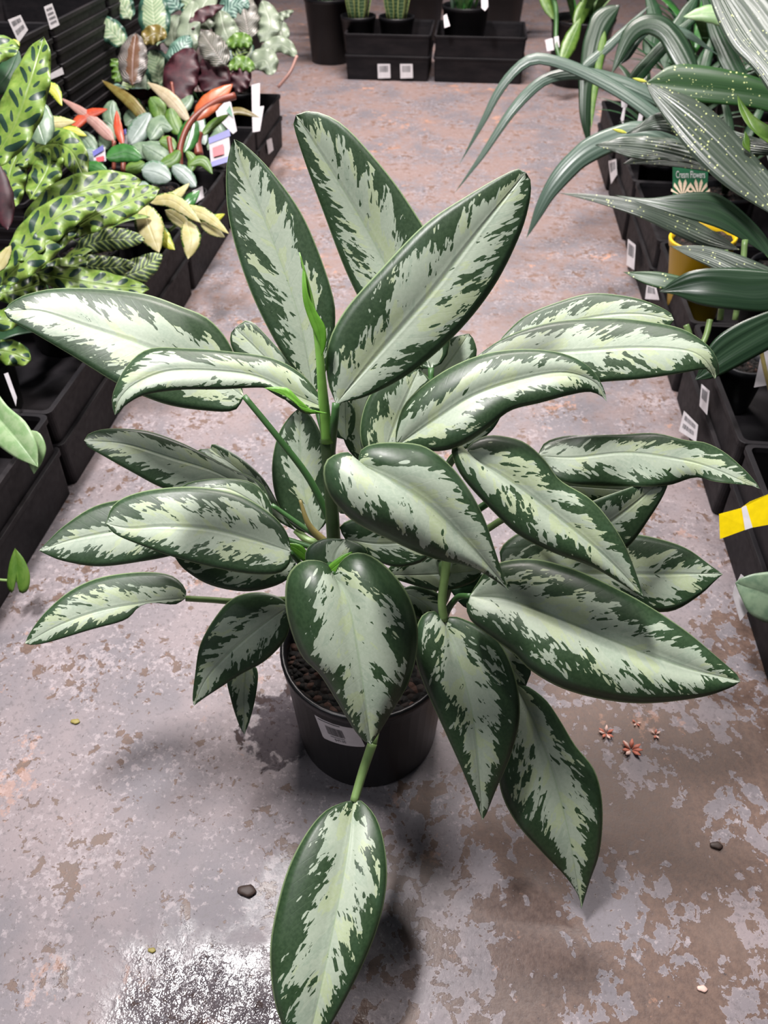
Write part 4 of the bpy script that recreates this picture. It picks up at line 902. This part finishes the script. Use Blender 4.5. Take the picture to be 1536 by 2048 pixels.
for k in range(12):
    a = k*.55; wleaf(st, (.80, 2.42, ZR+.15), a, 1.25, .42, .016, STRAP if k % 2 else DGN, GRB, 1.5, 'strap')
    wleaf(st2, (.78, 2.95, ZR+.15), a+.2, 1.3, .45, .022, DGN if k % 3 else STRAP, GRB, 1.2, 'strap')
stag(st, [(1242, 195), (1248, 165), (1258, 160), (1262, 175), (1254, 215), (1243, 215)], 2.3)
stag(st, [(1276, 215), (1284, 175), (1296, 168), (1300, 180), (1294, 220), (1282, 225)], 2.25)
stag(st, [(1268, 270), (1280, 220), (1288, 222), (1278, 275)], 2.3)
stag(st, [(1241, 238), (1250, 200), (1254, 202), (1246, 250)], 2.35)
stag(st2, [(1180, 200), (1188, 175), (1192, 178), (1186, 230), (1180, 240)], 2.65)
stag(st, [(1352, 98), (1352, 84), (1362, 82), (1364, 97)], 2.4)
for i, (x, y, zz, R_, h, lb) in enumerate(((.665, 2.74, ZR, .07, .14, 'black pot of dark strap leaves near the aisle side of the right trays'), (.66, 3.14, ZR, .07, .14, 'black pot with a white tag in the farther right trays'), (.86, 3.38, ZR, .07, .14, 'black pot at the outer far corner of the right trays'),
                                        (1.14, 3.1, 0, .12, .26, 'dark leafy pot on the floor outside the right trays, nearer one'), (1.18, 3.65, 0, .12, .26, 'dark leafy pot on the floor outside the right trays, farther one'))):
    t = potted('potted_dracaena', x, y, zz, R_, h, lb)
    for k in range(12): wleaf(t, (x, y, zz+h-.02), k*.55+i, 1.2, .34, .018, (DGN, STRAP)[k % 2], GRB, 1.3, 'strap')
# yellow pot, flower tag and other pots
yp = potted('yellow_pot', .648, 1.925, ZR, .08, .225, 'tall yellow plastic pot in the right tray under dark speckled leaves', 'plant pot', mat=YPOT, soilz=.92)
yp.rotation_euler = (0, -.14, 0)
fp = potted('clivia_pot', .70, 2.22, ZR, .075, .15, 'grey pot of bark with a green cream flowers tag standing in it', 'plant pot', mat=GPOT, soilz=.92)
ft = quad_card('flower_tag', [unp(x, y, 1.99) for x, y in ((1345, 318), (1417, 318), (1413, 420), (1385, 505), (1370, 530), (1352, 505), (1346, 420))], GTAG, fp)
ft['label'] = 'dark green flower picture tag'
def tagq(a, b): # a right, b up on the flower tag
    return unp(1352+58*a, 356-14*b, 1.986)
put_text('Cream Flowers', tagq, 'tag_text', WHT, ft)
card_px(ft, [(1352, 322, 1.986), (1408, 322, 1.986), (1408, 331, 1.986), (1352, 331, 1.986)], 'tag_band', YTXT)
for cx_ in (1365, 1397):
    for k in range(6):
        a = math.pi*(.08+.84*k/5); w_ = 9
        p = [(cx_, 392), (cx_+20*math.cos(a)-w_*.4, 384-22*math.sin(a)+4), (cx_+23*math.cos(a), 384-27*math.sin(a)), (cx_+20*math.cos(a)+w_*.4, 384-22*math.sin(a)+4)]
        card_px(ft, [(x, y, 1.984-.0006*k) for x, y in p], 'petal_print', CFLO, .0003)
gp2 = potted('nursery_pot', .79, 1.16, ZR, .07, .13, 'dark grey pot of bark at the right picture edge with a grey tag', 'plant pot', mat=GPOT)
stag(gp2, [(1524, 700), (1540, 690), (1538, 770), (1508, 775)], 1.52)
for k in range(7): wleaf(gp2, (.79, 1.16, ZR+.11), -.9+k*.5, 1.2, .14, .02, DGN, GRB, 1.1, 'lance', stalk=.04)
tube_px('stem', [(1545, 800, 1.46), (1530, 740, 1.45), (1520, 690, 1.44)], 4, PETB, gp2)
potted('nursery_pot', .655, 1.50, ZR, .05, .12, 'small grey pot of bark beneath the low dark cast iron leaves', 'plant pot', mat=GPOT)
# the tray at the right edge holds a pot whose leaf and yellow tag lean out
rp = potted('nursery_pot', .80, .90, ZR, .07, .13, 'black pot in the near right tray with a yellow hanging tag', 'potted plant')
yt = quad_card('hanging_tag', [unp(*p) for p in ((1438, 1028, 1.24), (1482, 1016, 1.24), (1500, 1003, 1.238), (1545, 985, 1.236), (1545, 1048, 1.236), (1500, 1056, 1.238), (1440, 1078, 1.24))], YTAPE, rp); yt['label'] = 'bright yellow tag'
card_px(yt, [(1483, 1015.5, 1.2365), (1492, 1011, 1.2360), (1505, 1055, 1.2360), (1490, 1060, 1.2365)], 'white_band', WHT)
tube_px('tag_strap', [(1540, 1020, 1.24), (1640, 990, 1.27), (1720, 1020, 1.36), (1760, 1060, 1.42)], 3, YTAPE, rp)
rp2 = potted('nursery_pot', .80, .66, ZR, .065, .12, 'black pot in the nearest right tray with a broad grey leaf and white tag', 'potted plant')
leaf(rp2, 'leaf', [(1640, 1200, 1.22), (1560, 1195, 1.2), (1510, 1180, 1.2), (1470, 1166, 1.21)], [(1600, 1140), (1550, 1142), (1505, 1148), (1478, 1158)], [(1600, 1250), (1540, 1248), (1500, 1228), (1482, 1195)], GRY, GRB, nv=20, petiole=[(1640, 1200, 1.22), (1740, 1215, 1.27), (1830, 1300, 1.34)], prad=5)
c_ = stag(rp2, [(1482, 1148), (1487, 1152), (1496, 1222), (1480, 1242), (1465, 1190), (1468, 1176)], 1.235)
for k in range(6): wleaf(rp2, (.80, .66, ZR+.10), 2.4+k*.5, 1.0, .12, .025, GRY, GRB, 1.1, 'oval', stalk=.05)
for k in range(6): wleaf(rp, (.80, .90, ZR+.11), -1+k*.5, 1.0, .12, .022, DGN, GRB, 1.1, 'oval', stalk=.05)

# ------------------------------------------------------------------ far end
def far_pot(px, py, z0, R, h, label, name='potted_snake_plant', Y0=None, mat=None):
    p = on_y(px, py, Y0); return potted(name, p[0], Y0, z0, R, h, label, mat=mat or BLK)
ZF = .1065
for i, px in enumerate((717, 793)):
    t = far_pot(px, 60, ZF, .095, .17, 'snake plant with banded sword leaves, %s of the two in the far left tray' % ('left', 'right')[i], Y0=4.74)
    for k in range(11):
        a = k*2.4; r = .055*math.sqrt(k/11)
        wleaf(t, (t.location.x+r*math.cos(a), t.location.y+r*math.sin(a), ZF+.15), a, 1.42+random.uniform(-.05, .05), random.uniform(.34, .46), .021, SNAKE, SNAKE, .15, 'strap')
t = far_pot(930, 40, ZF, .125, .22, 'wide black pot with short green shoots in the far right tray', 'potted_plant', 4.78)
stag(t, [(887, 32), (893, 28), (900, 52), (889, 56)], 3.8)
for k in range(16): wleaf(t, (t.location.x+random.uniform(-.07, .07), t.location.y+random.uniform(-.07, .07), ZF+.19), k*.9, 1.3, .26, .016, GRN if k % 2 else DGN, GRB, .6, 'lance')
stag(t, [(962, -20), (975, -22), (976, 14), (970, 22), (963, 16)], 3.62)
bigp = potted('potted_kentia', .56, 4.66, 0, .165, .30, 'large black pot on the floor at the far right corner with a white tag')
stag(bigp, [(1090, 80), (1105, 76), (1108, 100), (1094, 103)], 3.72); stag(bigp, [(1108, 74), (1117, 72), (1119, 94), (1111, 97)], 3.71)
for m_, w in (([(1122, 128, 3.7), (1140, 85, 3.7), (1162, 35, 3.7)], 15), ([(1150, 60, 3.75), (1165, 20, 3.75), (1190, -20, 3.75)], 14), ([(1110, 40, 3.8), (1090, 0, 3.8), (1075, -30, 3.8)], 12)):
    sl(bigp, m_, w, LIM)
tube_px('stem', [(1122, 128, 3.71), (1112, 85, 3.72), (1112, 20, 3.76), (1100, -20, 3.8)], [4, 5], PET, bigp)
for k in range(16): wleaf(bigp, (.56+random.uniform(-.06, .06), 4.66+random.uniform(-.06, .06), .27), k*.8, 1.15, .38, .022, random.choice((POTH, GRN, DGN)), GRB, .9, 'lance')
for i, (x, y, R, h, lb) in enumerate(((-.84, 4.98, .14, .32, 'tall black pot left of the far trays, nearest the aisle gap'), (-.80, 5.45, .14, .32, 'black pot behind the far left tray'), (-1.35, 4.85, .15, .34, 'black pot beyond the prayer plants, left of the floor gap'),
                                      (-.35, 5.55, .15, .34, 'black pot standing behind the far snake plants'), (.15, 5.6, .15, .34, 'black pot standing behind the far wide pot'), (1.15, 4.5, .16, .30, 'black pot on the floor beyond the right trays'), (1.0, 3.85, .14, .28, 'black pot with dark leaves at the end of the right row'))):
    t = potted('potted_shrub', x, y, 0, R, h, lb)
    for k in range(14): wleaf(t, (x+random.uniform(-.05, .05), y+random.uniform(-.05, .05), h-.04), k*.85, 1.1, .34, .03, DGN if k % 3 else GRN, GRB, 1.0, 'lance', stalk=.08)

# ------------------------------------------------------------------ litter on the floor
random.seed(11)
def petal_bit(px, py, label, mat, n=5, s=.006):
    p = on_z(px, py, 0); vs, fs = [], []
    t = thing('fallen_blossom', p, label, 'fallen petals', 'fallen petals right of the pot')
    for k in range(n):
        a = 2*math.pi*k/n+random.random(); q = []
        for u, w in ((0, .25), (.5, 1), (1, .2)):
            for sgn in (-1, 1):
                r = s*(.2+u*1.1); off = sgn*w*s*.28
                q.append((p[0]+r*math.cos(a)-off*math.sin(a), p[1]+r*math.sin(a)+off*math.cos(a), .0012+u*s*.45))
        for z in (0,):
            me = mesh('petal', q+[(x, y, zz-.0009) for x, y, zz in q], [(0, 2, 3, 1), (2, 4, 5, 3), (7, 9, 8, 6), (9, 11, 10, 8), (0, 1, 7, 6), (4, 10, 11, 5), (0, 6, 8, 2), (2, 8, 10, 4), (1, 3, 9, 7), (3, 5, 11, 9)])
            mkobj('petal', me, mat[k % len(mat)], t, q[0])
PR1 = plain('rusty_red_petal', (.45, .14, .09), .6); PR2 = plain('pale_pink_petal', (.62, .42, .36), .6)
petal_bit(1212, 1467, 'reddish fallen blossom nearest the big leaf tip, left one', [PR1, PR2], 7, .010)
petal_bit(1262, 1500, 'largest and lowest reddish fallen blossom on the floor', [PR1, PR1, PR2], 8, .013)
petal_bit(1272, 1447, 'small pale fallen blossom bit between the two red ones', [PR2, PR1], 4, .006)
petal_bit(1311, 1470, 'small pinkish fallen blossom, rightmost of the cluster', [PR2, PR1], 5, .007)
YB = plain('yellow_bit', (.24, .20, .05), .6); DB = plain('dark_brown_bit', (.035, .02, .015), .6)
for px, py, s_, mt, lb in ((151, 1444, .006, YB, 'yellow dried leaf scrap on the floor at left'), (1347, 1391, .004, PR2, 'tiny pale petal on the floor under the big right leaf'), (304, 1901, .004, YB, 'yellow crumb beside the puddle'),
                           (1404, 1978, .005, PR2, 'pale petal on the brown floor at lower right'), (1432, 1692, .007, DB, 'dark brown dried scrap on the floor at right'), (494, 1783, .010, DB, 'dark bark chip left of the lowest leaf'),
                           (1322, 1062, .0, YB, '')):
    if not s_: continue
    p = on_z(px, py, 0); bm = bmesh.new(); bmesh.ops.create_icosphere(bm, subdivisions=2, radius=1)
    for v in bm.verts: v.co = Vector((v.co.x*s_*1.4+p[0], v.co.y*s_*.8*(1+.3*math.sin(v.co.x*5))+p[1], (v.co.z+1)*s_*.3))
    me = bpy.data.meshes.new('floor_scrap'); bm.to_mesh(me); bm.free()
    tag(mkobj('floor_scrap', me, mt, None, p), lb, 'plant scrap')
